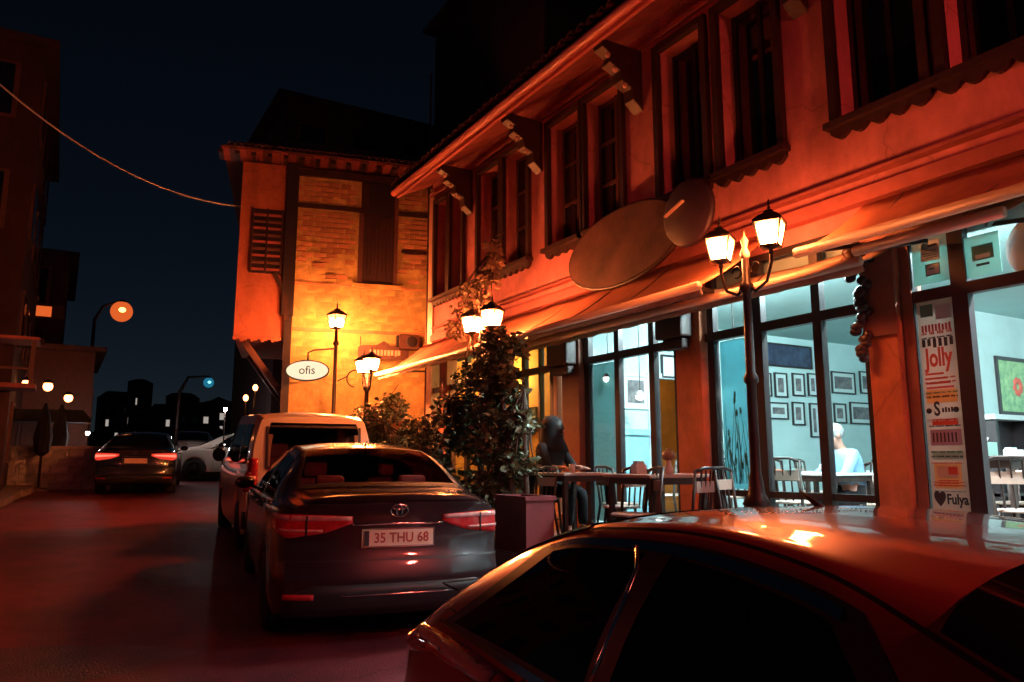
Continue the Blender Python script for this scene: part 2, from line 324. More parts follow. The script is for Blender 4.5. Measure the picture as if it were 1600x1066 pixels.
# pavement on the left, with a kerb
pv = MB()
def slab(poly, top):   # polygon footprint, top(x,y) height over ground
    n = len(poly); vs = [(x, y, gz(x, y)+top) for x, y in poly]+[(x, y, gz(x, y)-0.3) for x, y in poly]
    return vs, [tuple(range(n)), tuple(range(n, 2*n))[::-1]]+[(i, i+n, (i+1) % n+n, (i+1) % n) for i in range(n)]
p = [(-1.9, 9), (-0.75, 20.5), (-0.2, 24.3), (1.7, 36), (3.6, 48), (-8, 48), (-8, 9)]
pv.add(*slab(p, 0.13)); tag(pv.build('left_pavement', M['paving']), kind='structure')
kb = bpy.data.meshes.new('kerb_stone')
kbm = MB().box(-0.07, 0.07, -0.48, 0.48, -0.2, 0.145).mesh('kerb_stone', M['paving'])
kerb = MB().box(-1.97, -1.9, 8.95, 9.05, 0.1, 0.5).build('left_kerb', M['paving']); tag(kerb, kind='structure')
for a, b in zip(p[:5], p[1:5]):
    L = math.hypot(b[0]-a[0], b[1]-a[1]); n = int(L)
    for i in range(n):
        f = (i+.5)/n; x = a[0]+(b[0]-a[0])*f+0.04; y = a[1]+(b[1]-a[1])*f
        inst(kbm, 'kerb_stone', kerb, (x, y, gz(x, y)), (0.04, 0, -math.atan2(b[0]-a[0], b[1]-a[1])))
# cafe terrace
FZ = 0.75
te = MB().box(3.75, 5.74, -3, 14.0, -0.3, FZ).build('terrace', M['paving']); tag(te, kind='structure')
tm = MB().box(-0.236, 0.236, -0.236, 0.236, 0, 0.012).mesh('paving_slab', M['paving'])
for i in range(8):
    for j in range(22):
        if 0.24*i > 1.9: continue
        y = 2.4+j*0.48
        if i < 4: inst(tm, 'paving_slab', te, (4.0+i*0.485, y, FZ+0.001), (0, 0, 0))
ng = MB().box(6.0, 14, 12.9, 15.0, -0.2, 0.72); tag(ng.build('alley_ground', M['paving']), kind='structure')

# ================================================================= CAFE BUILDING
XF = 5.8
cafe = thing('cafe_building', 'long terracotta rendered cafe with deep upper windows, awnings and lit shopfront', 'building', (XF, 6, 0))
def P(mb, name, m, bevel=0.0, parent=None):     # build in world coordinates as a part of cafe
    o = mb.build(name, m, parent or cafe, bevel=bevel)
    o.matrix_parent_inverse = Matrix.Translation((-XF, -6, 0)) if not parent else Matrix.Identity(4)
    return o
ZS, ZT = 4.60, 6.42      # sill / head of the upper windows
units = [(12.70, 12.20), (12.06, 11.60), (10.98, 10.27), (10.13, 9.42), (8.82, 8.05), (7.93, 7.18), (6.45, 5.74), (5.50, 4.76), (4.10, 3.33), (3.12, 2.35), (1.75, 1.0), (0.78, 0.05)]
wl = MB(); T = 0.27
wl.box(XF, XF+T, -3.0, 12.93, 3.62, ZS); wl.box(XF, XF+T, -3.0, 12.93, ZT, 6.95)
edges = [12.93]+[e for u in units for e in u]+[-3.0]
for i in range(0, len(edges), 2): wl.box(XF, XF+T, edges[i+1], edges[i], ZS, ZT)
P(wl, 'wall', M['wall'])
P(MB().box(XF+T, 6.25, 12.80, 12.93, 0.3, 6.95).box(XF+T, 15.0, 12.6, 12.80, 0.3, 6.95), 'side_wall', M['wall'])
P(MB().box(XF-0.05, XF+T, 12.74, 12.975, 0.5, 3.6).box(XF-0.04, XF+T-.01, 12.78, 12.99, 3.6, 6.7), 'corner_pilaster', M['bar'])
def scallop(w, n, drop, d):   # lambrequin polygon
    pts = [(0, 0), (0, -drop)]
    for i in range(n):
        for k in range(1, 6):
            a = i+k/5; pts.append((w*a/n, -drop-d*math.sin(PI*k/5)))
    pts += [(w, 0)]; return pts
for k, (ya, yb) in enumerate(units):
    lit = k in (5, 7)
    fw_ = 0.075
    f = MB()   # casing proud of the wall
    for (a, b, c, d) in ((ya-0.0, ya+fw_, ZS-0.04, ZT+fw_), (yb-fw_, yb, ZS-0.04, ZT+fw_)): f.box(XF-0.065, XF+0.015, a, b, c, d)
    f.box(XF-0.07, XF+0.014, yb, ya, ZT-0.005, ZT+fw_); 
    w = P(f, 'window', M['wood'])
    s = MB().box(XF-0.12, XF+0.02, yb-fw_-0.03, ya+fw_+0.03, ZS-0.06, ZS); wS = s.build('sill', M['wood'], w)
    ap = MB().prism(scallop(ya-yb+2*fw_, 5, 0.045, 0.06), (XF-0.004, yb-fw_, ZS-0.055), (0, 1, 0), (0, 0, 1), (-1, 0, 0), 0.055)
    ap.build('apron', M['wood'], w)
    sa = MB(); xs = XF+0.20; ym = (ya+yb)/2
    for a, b in ((yb, yb+0.05), (ya-0.05, ya), (ym-0.028, ym+0.028)): sa.box(xs, xs+0.05, a, b, ZS, ZT)
    for z in ((ZS, ZS+0.62, ZS+1.2, ZT-0.06) if k < 6 else (ZS, ZT-0.06)): sa.box(xs+0.003, xs+0.047, yb, ya, z, z+0.05)
    sa.build('sash', M['sash'] if k < 6 else M['frame'], w)
    MB().box(xs+0.02, xs+0.028, yb+0.01, ya-0.01, ZS+0.01, ZT-0.01).build('pane', M['dark_glass'], w)
    if k in (5, 7):    # pale curtain edge seen in the gap
        c = MB()
        for i in range(7): 
            if i == 3: continue
            c.box(xs+0.01, xs+0.018, yb+0.13+0.004*i, yb+0.165+0.004*i, ZS+0.12+i*0.22, ZS+0.31+i*0.22)
        c.build('curtain_edge', M['white_shirt'], w)
    if k < 5 or k == 8:
        sh = MB().box(XF+0.10, XF+0.125, ya-0.03, ya-0.008, ZS+0.1, ZT-0.1)
# eave: soffit boards, gutter, brackets, roof tiles
XG = 5.12; ZG = 6.52
so_ = MB(); n = 40
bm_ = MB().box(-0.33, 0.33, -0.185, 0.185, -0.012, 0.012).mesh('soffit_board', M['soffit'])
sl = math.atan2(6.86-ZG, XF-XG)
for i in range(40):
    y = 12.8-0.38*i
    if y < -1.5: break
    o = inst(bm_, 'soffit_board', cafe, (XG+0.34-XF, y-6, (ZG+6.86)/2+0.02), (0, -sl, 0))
P(MB().box(XG-0.05, XG, -3, 12.95, ZG-0.03, ZG+0.14).box(XG-0.085, XG-0.04, -3, 12.95, ZG+0.10, ZG+0.15), 'fascia', M['fascia'])
P(MB().tube([(XG-0.10, 12.97, ZG+0.05), (XG-0.10, -3, ZG+0.05)], 0.06, 10), 'gutter', M['fascia'])
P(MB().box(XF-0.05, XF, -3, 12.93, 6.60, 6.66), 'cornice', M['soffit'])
rf = MB(); rf.add([(XG-0.08, -3, ZG+0.17), (XG-0.08, 12.97, ZG+0.17), (10.5, 12.97, 8.9), (10.5, -3, 8.9), (XG-0.08, -3, ZG+0.13), (XG-0.08, 12.97, ZG+0.13), (10.5, 12.97, 8.8), (10.5, -3, 8.8)], [(0, 1, 2, 3), (4, 7, 6, 5), (0, 4, 5, 1), (1, 5, 6, 2), (3, 2, 6, 7), (0, 3, 7, 4)])
roof = P(rf, 'roof', M['tile'])
tl = MB(); vs = []
for e in (0, 0.42):
    for k in range(7):
        a = PI*k/6; vs.append((e, 0.085*math.cos(a), 0.075*math.sin(a)+0.45*e))
for e in (0, 0.42):
    for k in range(7):
        a = PI*k/6; vs.append((e, 0.065*math.cos(a), 0.055*math.sin(a)+0.45*e))
fs = [(k, k+1, k+8, k+7) for k in range(6)]+[(14+k, 21+k, 22+k, 15+k) for k in range(6)]+[(k, 14+k, 15+k, k+1) for k in range(6)]
tm_ = tl.add(vs, fs, False).mesh('roof_tile', M['tile'])
for r in range(2):
    for i in range(78):
        y = 12.9-0.2*i
        o = inst(tm_, 'roof_tile', cafe, (XG-0.16-XF+0.4*r, y-6+random.uniform(-.012, .012), ZG+0.19+0.185*r+random.uniform(-.012, .012)), (random.uniform(-.05, .05), 0, random.uniform(-.05, .05)))
def bracket(y):
    b = MB(); poly = [(0, 0), (0.62, 0), (0.60, -0.10), (0.45, -0.17), (0.50, -0.27), (0.34, -0.34), (0.32, -0.46), (0.17, -0.52), (0.15, -0.66), (0.0, -0.78)]
    b.prism(poly, (XF-0.002, y-0.09, 6.60), (-1, 0, 0), (0, 0, 1), (0, 1, 0), 0.18)
    o = P(b, 'eave_bracket', M['wood'], 0.012)
    kn = MB()
    for a, c in ((0.50, -0.2), (0.40, -0.36), (0.25, -0.52)): kn.ell((XF-a-0.03, y-0.09, 6.60+c), 0.035, 0.03, 0.035, 8, 6)
    kn.build('knob', M['bar'], o)
for y in (11.35, 9.12, 6.85, 4.45, 2.0): bracket(y)
# awnings: fabric, front bar, valance
def awning(y0, y1, xb, zb, label, val=0.16, xw=XF-0.02, zw=3.78, mtl='awning', end=True):
    t = thing('awning', label, 'awning', (XF, (y0+y1)/2, zw), 0, 'canvas awnings along the shopfront')
    inv = Matrix.Translation((-XF, -(y0+y1)/2, -zw))
    def Q(mb, name, m):
        o = mb.build(name, m, t); o.matrix_parent_inverse = inv; return o
    f = MB(); ny = max(2, int((y1-y0)/0.3)); nx = 6; vs = []; fs = []
    for j in range(ny+1):
        for i in range(nx+1):
            u = i/nx; y = y0+(y1-y0)*j/ny
            sag = -0.05*math.sin(PI*u)+0.012*math.sin(j*1.7+u*3)
            vs.append((xw+(xb-xw)*u, y, zw+(zb-zw)*u+sag))
    for j in range(ny):
        for i in range(nx): k = j*(nx+1)+i; fs.append((k, k+1, k+nx+2, k+nx+1))
    f.add(vs, fs, True); o = Q(f, 'canvas', M[mtl])
    sm = o.modifiers.new('thick', 'SOLIDIFY'); sm.thickness = 0.006
    Q(MB().tube([(xb-0.02, y0, zb), (xb-0.02, y1, zb)], 0.040, 10), 'front_bar', M['bar'])
    sm_ = MB(); yy = y0+0.45
    while yy < y1-.2:
        for i in range(nx):
            a_ = i/nx; b_ = (i+1)/nx; g = lambda u: (xw+(xb-xw)*u, yy, zw+(zb-zw)*u-0.05*math.sin(PI*u)+0.006+0.012*math.sin((yy-y0)/max(.1, (y1-y0))*ny*1.7+u*3))
            sm_.bar(g(a_), g(b_), 0.022, 0.006)
        yy += 0.92
    if sm_.v: q_ = Q(sm_, 'canvas_seams', M['sash']); q_['kind'] = 'stuff'
    if val:
        v = MB(); vs = []; fs = []; n = max(4, int((y1-y0)/0.05))
        for j in range(n+1):
            y = y0+(y1-y0)*j/n; wv = 0.012*math.sin(j*0.9)
            vs += [(xb+0.01+wv*0.3, y, zb-0.03), (xb+0.02+wv, y, zb-0.03-val-0.01*abs(math.sin(j*0.42)))]
        for j in range(n): fs.append((2*j, 2*j+1, 2*j+3, 2*j+2))
        v.add(vs, fs, True); o = Q(v, 'valance', M['valance']); sm = o.modifiers.new('thick', 'SOLIDIFY'); sm.thickness = 0.004
    for y in (y0+0.06, y1-0.06):
        a = MB(); a.bar((xw, y, zb+0.12), ((xw+xb)/2, y+0.25*(1 if y == y0+.06 else -1), zb+0.06), 0.03); a.bar(((xw+xb)/2, y+0.25*(1 if y == y0+.06 else -1), zb+0.06), (xb, y, zb), 0.03); Q(a, 'folding_arm', M['frame'])
    return t
awning(4.95, 13.15, 4.85, 3.17, 'long orange canvas awning over the far tables and climbing plants', 0.05)
awning(-1.5, 3.93, 4.90, 3.23, 'orange canvas awning behind the double street lantern', 0.0)
awning(2.44, 3.50, 5.02, 3.16, 'narrow extra awning with pale roller bar over the poster window', 0.0, zw=3.60, mtl='valance')
awning(3.65, 9.0, 5.30, 3.16, 'lower cream awning flap hanging under the orange canvas', 0.05, zw=3.40, mtl='valance')
P(MB().box(XF-0.12, XF-0.003, -3, 12.7, 3.78, 3.90).box(XF-0.10, XF-0.004, -3, 12.7, 4.02, 4.05), 'string_course', M['soffit'])

# shopfront: frame members, glass panes, pillars
HZ = 2.90; TZ = 3.60; BZ = FZ
sf = MB()
P(MB().box(XF-0.03, XF+0.05, -3, 12.72, HZ-0.045, HZ+0.045).box(XF-0.02, XF+0.04, -3, 12.72, TZ-0.05, TZ+0.02).box(XF-0.02, XF+0.045, -3, 12.72, BZ, BZ+0.12), 'head_rail', M['frame'])
mull = [12.3, 11.4, 10.5, 9.97, 9.56, 9.12, 8.80, 7.98, 7.36, 6.72, 6.30, 5.78, 5.16, 4.47, 3.97, 3.60, 3.19, 2.35, 1.5, 0.6, -0.4]
for y in mull:
    w = 0.045 if y not in (3.19, 5.16) else 0.06
    if y in (9.97, 9.12): w = 0.022
    P(MB().box(XF-0.028, XF+0.048, y-w, y+w, BZ, TZ), 'mullion', M['frame'])
for a, b in ((5.73, 5.22), (5.10, 4.52), (4.42, 4.02)):
    if a > b: P(MB().box(XF-0.024, XF+0.044, b, a, 1.28, 1.34), 'low_rail', M['frame'])
ms = sorted(mull)
for a, b in zip(ms, ms[1:]):
    if abs(a-3.60) < .01 or abs(a-7.98) < .01 or abs(a-5.78) < .01: continue
    P(MB().box(XF+0.006, XF+0.014, a, b, HZ, TZ), 'glass_pane', M['shop_glass'])
    if abs(a-2.35) < .01: continue          # the open doorway
    P(MB().box(XF+0.006, XF+0.014, a, b, BZ+0.1, HZ), 'glass_pane', M['shop_glass'])
def pillar(ya, yb, m, x0=XF-0.10):
    b = MB().box(x0, XF+0.10, yb, ya, 0.4, 3.6).box(x0-0.02, XF+0.1, yb-0.015, ya+0.015, 0.4, 0.95); return P(b, 'pillar', m, 0.01)
pillar(3.93, 3.66, M['pillar']); pillar(6.24, 5.86, M['pillar']); pillar(8.45, 8.05, M['pillar_brown']); pillar(8.76, 8.66, M['bar'], XF-0.03); pillar(10.5, 10.25, M['pillar_brown']); pillar(12.3, 12.0, M['pillar_brown'])
P(MB().box(XF-0.06, XF+0.02, 6.02, 6.08, 0.8, 3.5), 'downpipe', M['sash'])
P(MB().box(XF-0.125, XF-0.101, 3.645, 3.945, 2.62, 3.6), 'upper_cladding', M['pillar_brown'])
P(MB().box(XF-0.04, XF+0.10, 3.56, 3.645, 0.7, 3.6), 'side_board', M['pillar_brown'])
_o = MB(); _r = random.Random(9)
for i in range(26):
    z = 2.45+i*0.038; y = 3.93+0.035*math.sin(i*1.1); _o.ell((XF-0.14-_r.uniform(0, .05), y+_r.uniform(-.03, .05), z), .035, .045+.02*_r.random(), .04, 7, 5)
_p = P(_o, 'carved_vine_ornament', M['wood']); _p['kind'] = 'stuff'
# heavy carved brackets / capitals on pillars (dark)
for (ya, yb, z0) in ((6.36, 5.95, 2.92), (8.55, 8.08, 2.86)):
    P(MB().box(XF-0.28, XF-0.11, yb, ya, z0, 3.3).box(XF-0.22, XF-0.11, yb+.05, ya-.05, z0-.12, z0), 'pillar_capital', M['wood'], 0.02)

# ---- interior
P(MB().box(5.93, 5.96, -3, 12.5, 3.36, 3.62), 'head_boxing', M['mount'])
wb_ = 8.4
inr = MB()
P(MB().box(XF+0.10, 12.7, -3, 12.6, 3.62, 3.70), 'ceiling', M['ceiling'])
P(MB().box(XF+0.05, 12.7, -3, 12.6, 0.5, FZ), 'floor', M['floorboard'])
P(MB().box(12.6, 12.7, -3, wb_, FZ, 3.62).box(XF+0.1, 12.6, -3.1, -3, FZ, 3.62), 'back_wall', M['teal'])
P(MB().box(6.0, 7.18, wb_, wb_+0.12, FZ, 3.62).box(8.06, 12.6, wb_, wb_+0.12, FZ, 3.62).box(7.18, 8.06, wb_, wb_+0.12, 2.80, 3.62), 'partition_wall', M['teal'])
P(MB().box(9.55, 12.6, 5.60, 5.72, FZ, 3.62), 'short_partition', M['teal'])
P(MB().box(9.50, 9.55, 5.52, 5.76, FZ, 3.62), 'partition_post', M['teal_deep'])
P(MB().box(7.06, 12.6, 11.1, 11.2, FZ, 3.62).box(7.06, 7.17, wb_+.12, 11.1, FZ, 3.62), 'amber_wall', M['amber'])
P(MB().box(6.0, 7.3, 12.4, 12.5, FZ, 3.62).box(6.94, 7.05, wb_+.12, 12.4, FZ, 3.62), 'rear_amber_wall', M['amber'])
P(MB().box(7.12, 7.18, wb_-0.03, wb_-0.001, FZ, 2.80).box(8.06, 8.12, wb_-0.03, wb_-0.001, FZ, 2.80).box(7.12, 8.12, wb_-0.03, wb_-0.001, 2.80, 2.87), 'door_casing', M['mount'])
P(MB().box(6.42, 7.05, wb_-0.10, wb_-0.002, FZ, 1.98).box(6.38, 7.09, wb_-0.13, wb_-0.002, 1.98, 2.06), 'pedestal_panel', M['teal_deep'])
# ceiling tubes just inside the head of the shopfront, hung lamps
for y, lb_ in ((0.6, 'tube light over the doorway end of the cafe window, out of sight'), (2.6, 'tube light above the poster window'), (4.6, 'tube light above the seated people'), (6.6, 'tube light above the framed portrait bay')):
    t = thing('ceiling_light', 'cool white '+lb_, 'light', (6.25, y, 3.56), 0, 'tube lights along the cafe window')
    MB().box(-0.06, 0.06, -0.65, 0.65, 0.0, 0.05).build('housing', M['white'], t); MB().tube([(0, -0.6, -0.03), (0, 0.6, -0.03)], 0.02, 8).build('tube', M['lamp_cool'], t)
def pendant(px, py, d, label, m='pendant', r=0.06):
    p = dep(px, py, d); t = thing('pendant_lamp', label, 'lamp', tuple(p), 0, 'hanging lamps inside the cafe')
    MB().ell((0, 0, 0), r, r, r*0.8).build('globe', M[m], t); MB().lathe([(0.001, r*0.95), (r*1.2, r*0.3), (r*1.25, r*0.25), (0.02, r*1.3)], n=12).build('shade', M['white'], t)
    MB().tube([(0, 0, r), (0, 0, 3.6-p[2])], 0.006, 5).build('cord', M['frame'], t)
def dep(x, y, d):
    r = _fw+_rt*(x-800)/FPX-_up*(y-533)/FPX; return CAM+r*d
def on_y(x, y, Y):
    r = _fw+_rt*(x-800)/FPX-_up*(y-533)/FPX; return CAM+r*(Y-CAM[1])/r[1]
def on_x(x, y, X):
    r = _fw+_rt*(x-800)/FPX-_up*(y-533)/FPX; return CAM+r*(X-CAM[0])/r[0]
pendant(950, 592, 9.6, 'small white globe lamp glowing in the narrow teal pane')
pendant(1000, 620, 10.2, 'white globe lamp in front of the framed portrait')
pendant(1150, 612, 7.9, 'white globe lamp shining above the plant drawing')
for (x, y, z, m, lb_) in ((8.1, 10.6, 3.1, 'amber_glow', 'amber glass ceiling lamp behind the lit inner doorway'), (6.6, 9.6, 3.2, 'amber_glow', 'amber glass ceiling lamp of the rear room, near end'), (6.6, 11.6, 3.1, 'amber_glow', 'amber glass ceiling lamp of the rear room, far end')):
    t = thing('amber_ceiling_lamp', lb_, 'lamp', (x, y, z), 0, 'amber lamps of the back rooms')
    MB().ell((0, 0, 0), 0.11, 0.11, 0.07).build('bowl', M[m], t); MB().tube([(0, 0, 0.05), (0, 0, 3.62-z)], 0.01, 6).build('rod', M['frame'], t)

def picture(name, label, o, u, n, w, h, m, mount=0.04, fr=0.02, cat='picture', group=None, frm='frame'):
    # o: centre on wall; u: horizontal unit; n: normal
    t = thing(name, label, cat, tuple(o), 0, group); u = Vector(u); v = Vector((0, 0, 1)); n = Vector(n)
    def R(w_, h_, d0, d1):
        b = MB(); b.prism([(-w_/2, -h_/2), (w_/2, -h_/2), (w_/2, h_/2), (-w_/2, h_/2)], n*d0, u, v, n, d1-d0); return b
    f = MB()
    for a in (-1, 1):
        f.prism([(-w/2, -fr/2), (w/2, -fr/2), (w/2, fr/2), (-w/2, fr/2)], v*(a*(h-fr)/2), u, v, n, 0.03)
        f.prism([(-fr/2, -h/2+fr), (fr/2, -h/2+fr), (fr/2, h/2-fr), (-fr/2, h/2-fr)], u*(a*(w-fr)/2), u, v, n, 0.03)
    f.build('frame', M[frm], t)
    if mount: R(w-2*fr, h-2*fr, 0.002, 0.012).build('mount', M['mount'], t)
    R(w-2*fr-2*mount, h-2*fr-2*mount, 0.013, 0.017).build('print', M[m], t)
    return t
# pictures on the partition (x0,y0,x1,y1 in photo pixels -> wall plane y=8.4)
rows = [(1188, 582, 1205, 620, 'left slice of a framed print beside the window post'), (1208, 582, 1230, 622, 'second framed print of the upper row from the left'), (1236, 583, 1257, 620, 'third framed print of the upper row from the left'), (1260, 583, 1278, 620, 'framed print of the upper row behind the window bar'),
        (1297, 580, 1336, 617, 'wide framed print at the head of the upper row by the pillar'), (1341, 580, 1372, 617, 'last framed print of the upper row, cut by the pillar'),
        (1200, 628, 1231, 656, 'wide framed print at the left of the lower row'), (1236, 628, 1257, 665, 'tall narrow framed print second in the lower row'), (1263, 630, 1281, 684, 'very tall framed print behind the window bar'),
        (1301, 630, 1322, 662, 'small framed print above the white-haired man'), (1326, 628, 1368, 664, 'wide framed dark print right of the white-haired man')]
for (a, b, c, d, lb) in rows:
    p0 = on_y(a, b, wb_-0.002); p1 = on_y(c, d, wb_-0.002)
    picture('framed_print', lb, ((p0[0]+p1[0])/2, wb_-0.002, (p0[2]+p1[2])/2), (1, 0, 0), (0, -1, 0), abs(p1[0]-p0[0]), abs(p0[2]-p1[2]), 'print', 0.06, 0.022, group='framed prints on the cafe partition')
p0 = on_y(1190, 534, wb_-.002); p1 = on_y(1268, 578, wb_-.002)
picture('landscape_painting', 'large dark blue landscape painting hung above the framed prints', ((p0[0]+p1[0])/2, wb_-0.002, (p0[2]+p1[2])/2), (1, 0, 0), (0, -1, 0), p1[0]-p0[0], p0[2]-p1[2], 'print_dark', 0.0, 0.03)
p0 = on_y(972, 584, wb_-.002); p1 = on_y(1013, 640, wb_-.002)
picture('portrait_print', 'tall framed portrait over the teal pedestal panel', ((p0[0]+p1[0])/2, wb_-0.002, (p0[2]+p1[2])/2), (1, 0, 0), (0, -1, 0), p1[0]-p0[0], p0[2]-p1[2], 'print', 0.05, 0.03, frm='mount')
p0 = on_y(1036, 522, wb_-.002); p1 = on_y(1060, 557, wb_-.002)
picture('small_dark_frame', 'small empty dark frame over the lit doorway', ((p0[0]+p1[0])/2, wb_-0.002, 2.98), (1, 0, 0), (0, -1, 0), 0.42, 0.34, 'mount', 0.02, 0.03)
p0 = on_y(1552, 556, 5.598); p1 = on_y(1625, 652, 5.598)
fp = picture('flower_painting', 'green flower painting with red blossom over the dark cabinet', ((p0[0]+p1[0])/2, 5.598, (p0[2]+p1[2])/2), (1, 0, 0), (0, -1, 0), p1[0]-p0[0], p0[2]-p1[2], 'print_flower', 0.0, 0.05)
for i in range(9):
    a = i*2.4; MB().ell((0.08*math.cos(a)-0.02, -0.022, 0.09*math.sin(a)), 0.05, 0.006, 0.045, 8, 6).build('blossom', M['flower_red'], fp)
# small prints in the rear amber room
for i, (a, b, c, d) in enumerate([(822, 655, 838, 675), (843, 652, 866, 676), (822, 640, 840, 652), (700, 600, 716, 625), (722, 604, 742, 630)]):
    p0 = on_x(a, b, 6.938); p1 = on_x(c, d, 6.938)
    picture('small_print', ['small brown print low on the amber wall', 'wide dark print low on the amber wall', 'narrow print above the small brown one', 'print behind the vine leaves', 'second print behind the vine leaves'][i], (6.938, (p0[1]+p1[1])/2, (p0[2]+p1[2])/2), (0, -1, 0), (-1, 0, 0), max(0.2, abs(p1[1]-p0[1])), max(.2, abs(p0[2]-p1[2])), 'print', 0.03, 0.02)
# frosted pane with etched plants (bay next to the lantern post)
fp = thing('printed_window_film', 'teal translucent window film with drawn reeds and tulips beside the lantern post', 'window film', (XF+0.03, 5.47, 1.9))
MB().box(0, 0.004, -0.235, 0.235, -0.55, 0.94).build('film', M['film'], fp)
st = MB(); random.seed(3)
for i in range(34):
    y = random.uniform(-0.2, 0.2); h = random.uniform(0.12, 0.70); dx = random.uniform(-0.10, 0.10)
    st.tube([(-0.004, y, -0.5), (-0.004, y+dx*0.3, -0.5+h*0.6), (-0.004, y+dx, -0.5+h*1.25)], [0.004, 0.005, 0.002], 4)
    if i % 2 == 0: st.ell((-0.005, y+dx, -0.5+h*1.27), 0.003, 0.016, 0.038, 6, 5)
st.build('drawn_plants', M['ink_green'], fp)
fp2 = MB().box(XF+0.03, XF+0.034, 7.42, 7.92, 0.9, 2.84).build('window_blind', M['blind'])
tag(fp2, 'plain teal blind behind the narrow pane with the small globe lamp', 'blind')
# ---- posters, door items
def poster(name, label, px, m, X=XF-0.002, inside=False):
    p0 = on_x(px[0], px[1], X); p1 = on_x(px[2], px[3], X)
    yc = (p0[1]+p1[1])/2; zc = (p0[2]+p1[2])/2; w = abs(p0[1]-p1[1]); h = abs(p0[2]-p1[2])
    t = thing(name, label, 'poster', (X, yc, zc))
    MB().box(0, 0.003, -w/2, w/2, -h/2, h/2).build('sheet', M[m], t)
    return t, w, h
def block(t, y0, y1, z0, z1, m, nm='printed_block', d=0.0008):   # y from the left edge (far side)
    MB().box(-d-0.001, -0.0005, -y1, -y0, z0, z1).build(nm, M[m], t)
def ttext(t, s, y, z, size, m, sx=0.8, bold=0.004, name='lettering'):
    text(name, s, size, M[m], t, frame4((-0.003, -y, z), (0, -1, 0), (0, 0, 1), (-1, 0, 0)), 0.001, sx, 'CENTER', bold)
XW = XF-0.0
def px_rect(x0, x1, yA, yB, X):     # wall rect by its Y range and z range
    return (x0, x1, yA, yB)
def poster2(name, label, ya, yb, z0, z1, m, X=XF-0.01):
    t = thing(name, label, 'poster', (X, (ya+yb)/2, (z0+z1)/2))
    w = ya-yb; h = z1-z0; MB().box(0, 0.003, -w/2, w/2, -h/2, h/2).build('sheet', M[m], t); return t, w, h
def words(t, w, z, hh, m, seed, a=-.42, b=.42, d=.0014):
    r_ = random.Random(seed); y = w*a; mb = MB()
    while y < w*b:
        k = r_.uniform(.10, .24)*w; n_ = max(2, int(k/(hh*.5)))
        for i in range(n_):
            if y+(i+.7)*k/n_ > w*b: break
            mb.box(-d-.001, -.0006, -(y+(i+.72)*k/n_), -(y+i*k/n_), z+hh*r_.uniform(0, .25), z+hh*r_.uniform(.7, 1))
        y += k+hh*.7
    o_ = mb.build('printed_line', M[m], t); o_['kind'] = 'stuff'
t, w, h = poster2('tall_poster', 'tall printed menu poster filling the pane between pillar and door', 3.545, 3.255, 1.25, 2.86, 'paper')
block(t, -w*.40, -w*.05, h*.42, h*.48, 'ink_green'); block(t, w*.02, w*.45, h*.40, h*.47, 'mount')
random.seed(5)
for i in range(9): block(t, -w*.40+i*w*.092, -w*.34+i*w*.092, h*.345, h*.375+random.uniform(0, .01), 'ink_red')
for i in range(6): block(t, -w*.42+i*w*.15, -w*.33+i*w*.15, h*.265+random.uniform(0, .02), h*.31, 'ink')
ttext(t, 'Jolly', 0, h*.215, 0.20, 'ink_red', 0.62, 0.006)
for i in range(4): block(t, -w*.40, w*(.1+.08*i), h*(.135-.022*i), h*(.145-.022*i), 'ink_red')
block(t, -w*.42, w*.40, h*.0, h*.065, 'ink_yellow')
for a, c in ((-.38, 'ink'), (.34, 'ink')): MB().lathe([(0.0001, -.002), (.022, -.002), (.022, 0), (.0001, 0)], (-0.001, -w*a, -h*.035), 12, 'x').build('round_mark', M[c], t)
ttext(t, 'S', -w*.16, -h*.03, 0.15, 'ink', .7); 
for i in range(4): block(t, -w*.03+i*w*.08, w*.02+i*w*.08, -h*.045, -h*(.025-.004*(i % 2)), 'ink')
block(t, -w*.32, w*.36, -h*.105, -h*.075, 'ink_red'); block(t, -w*.40, w*.42, -h*.20, -h*.125, 'ink_violet')
for i in range(7): block(t, -w*.34+i*w*.1, -w*.30+i*w*.1, -h*.185, -h*.14, 'ink', d=.0016)
block(t, -w*.40, w*.40, -h*.265, -h*.225, 'paper_teal'); block(t, -w*.38, w*.34, -h*.40, -h*.28, 'ink_yellow')
block(t, -w*.30, w*.26, -h*.35, -h*.295, 'paper', d=.0014); block(t, 0, w*.24, -h*.335, -h*.30, 'ink_red', d=.002)
for i in range(3): block(t, -w*.3, w*.25, -h*(.365+.012*i), -h*(.360+.012*i), 'ink_red', d=.002)
ttext(t, '\u2665Fulya', 0, -h*.45, 0.105, 'ink', 0.75, 0.003)
for i_, (z_, h_, m_) in enumerate(((.33, .016, 'ink_red'), (.31, .010, 'ink'), (.115, .009, 'ink_red'), (.095, .009, 'ink_red'), (.045, .010, 'ink_green'), (.025, .010, 'ink'), (-.088, .010, 'paper'), (-.112, .007, 'ink'), (-.235, .010, 'ink_green'), (-.255, .008, 'ink'), (-.285, .006, 'ink_red'), (-.375, .007, 'ink_red'), (-.388, .007, 'ink_red'), (-.415, .006, 'ink_green'))): words(t, w, h*z_, h*h_, m_, 40+i_, d=.0022)
t, w, h = poster2('pane_poster', 'notice sheet on the small upper pane over the tall poster', 3.545, 3.255, 2.99, 3.42, 'paper_teal')
block(t, -w*.25, w*.28, -h*.08, h*.30, 'mount'); block(t, -w*.22, -w*.05, h*.16, h*.24, 'ink'); block(t, -w*.04, w*.22, h*.18, h*.22, 'ink')
for i in range(4): block(t, -w*.20, w*.20, h*(.10-.045*i), h*(.115-.045*i), 'ink_green', d=.002)
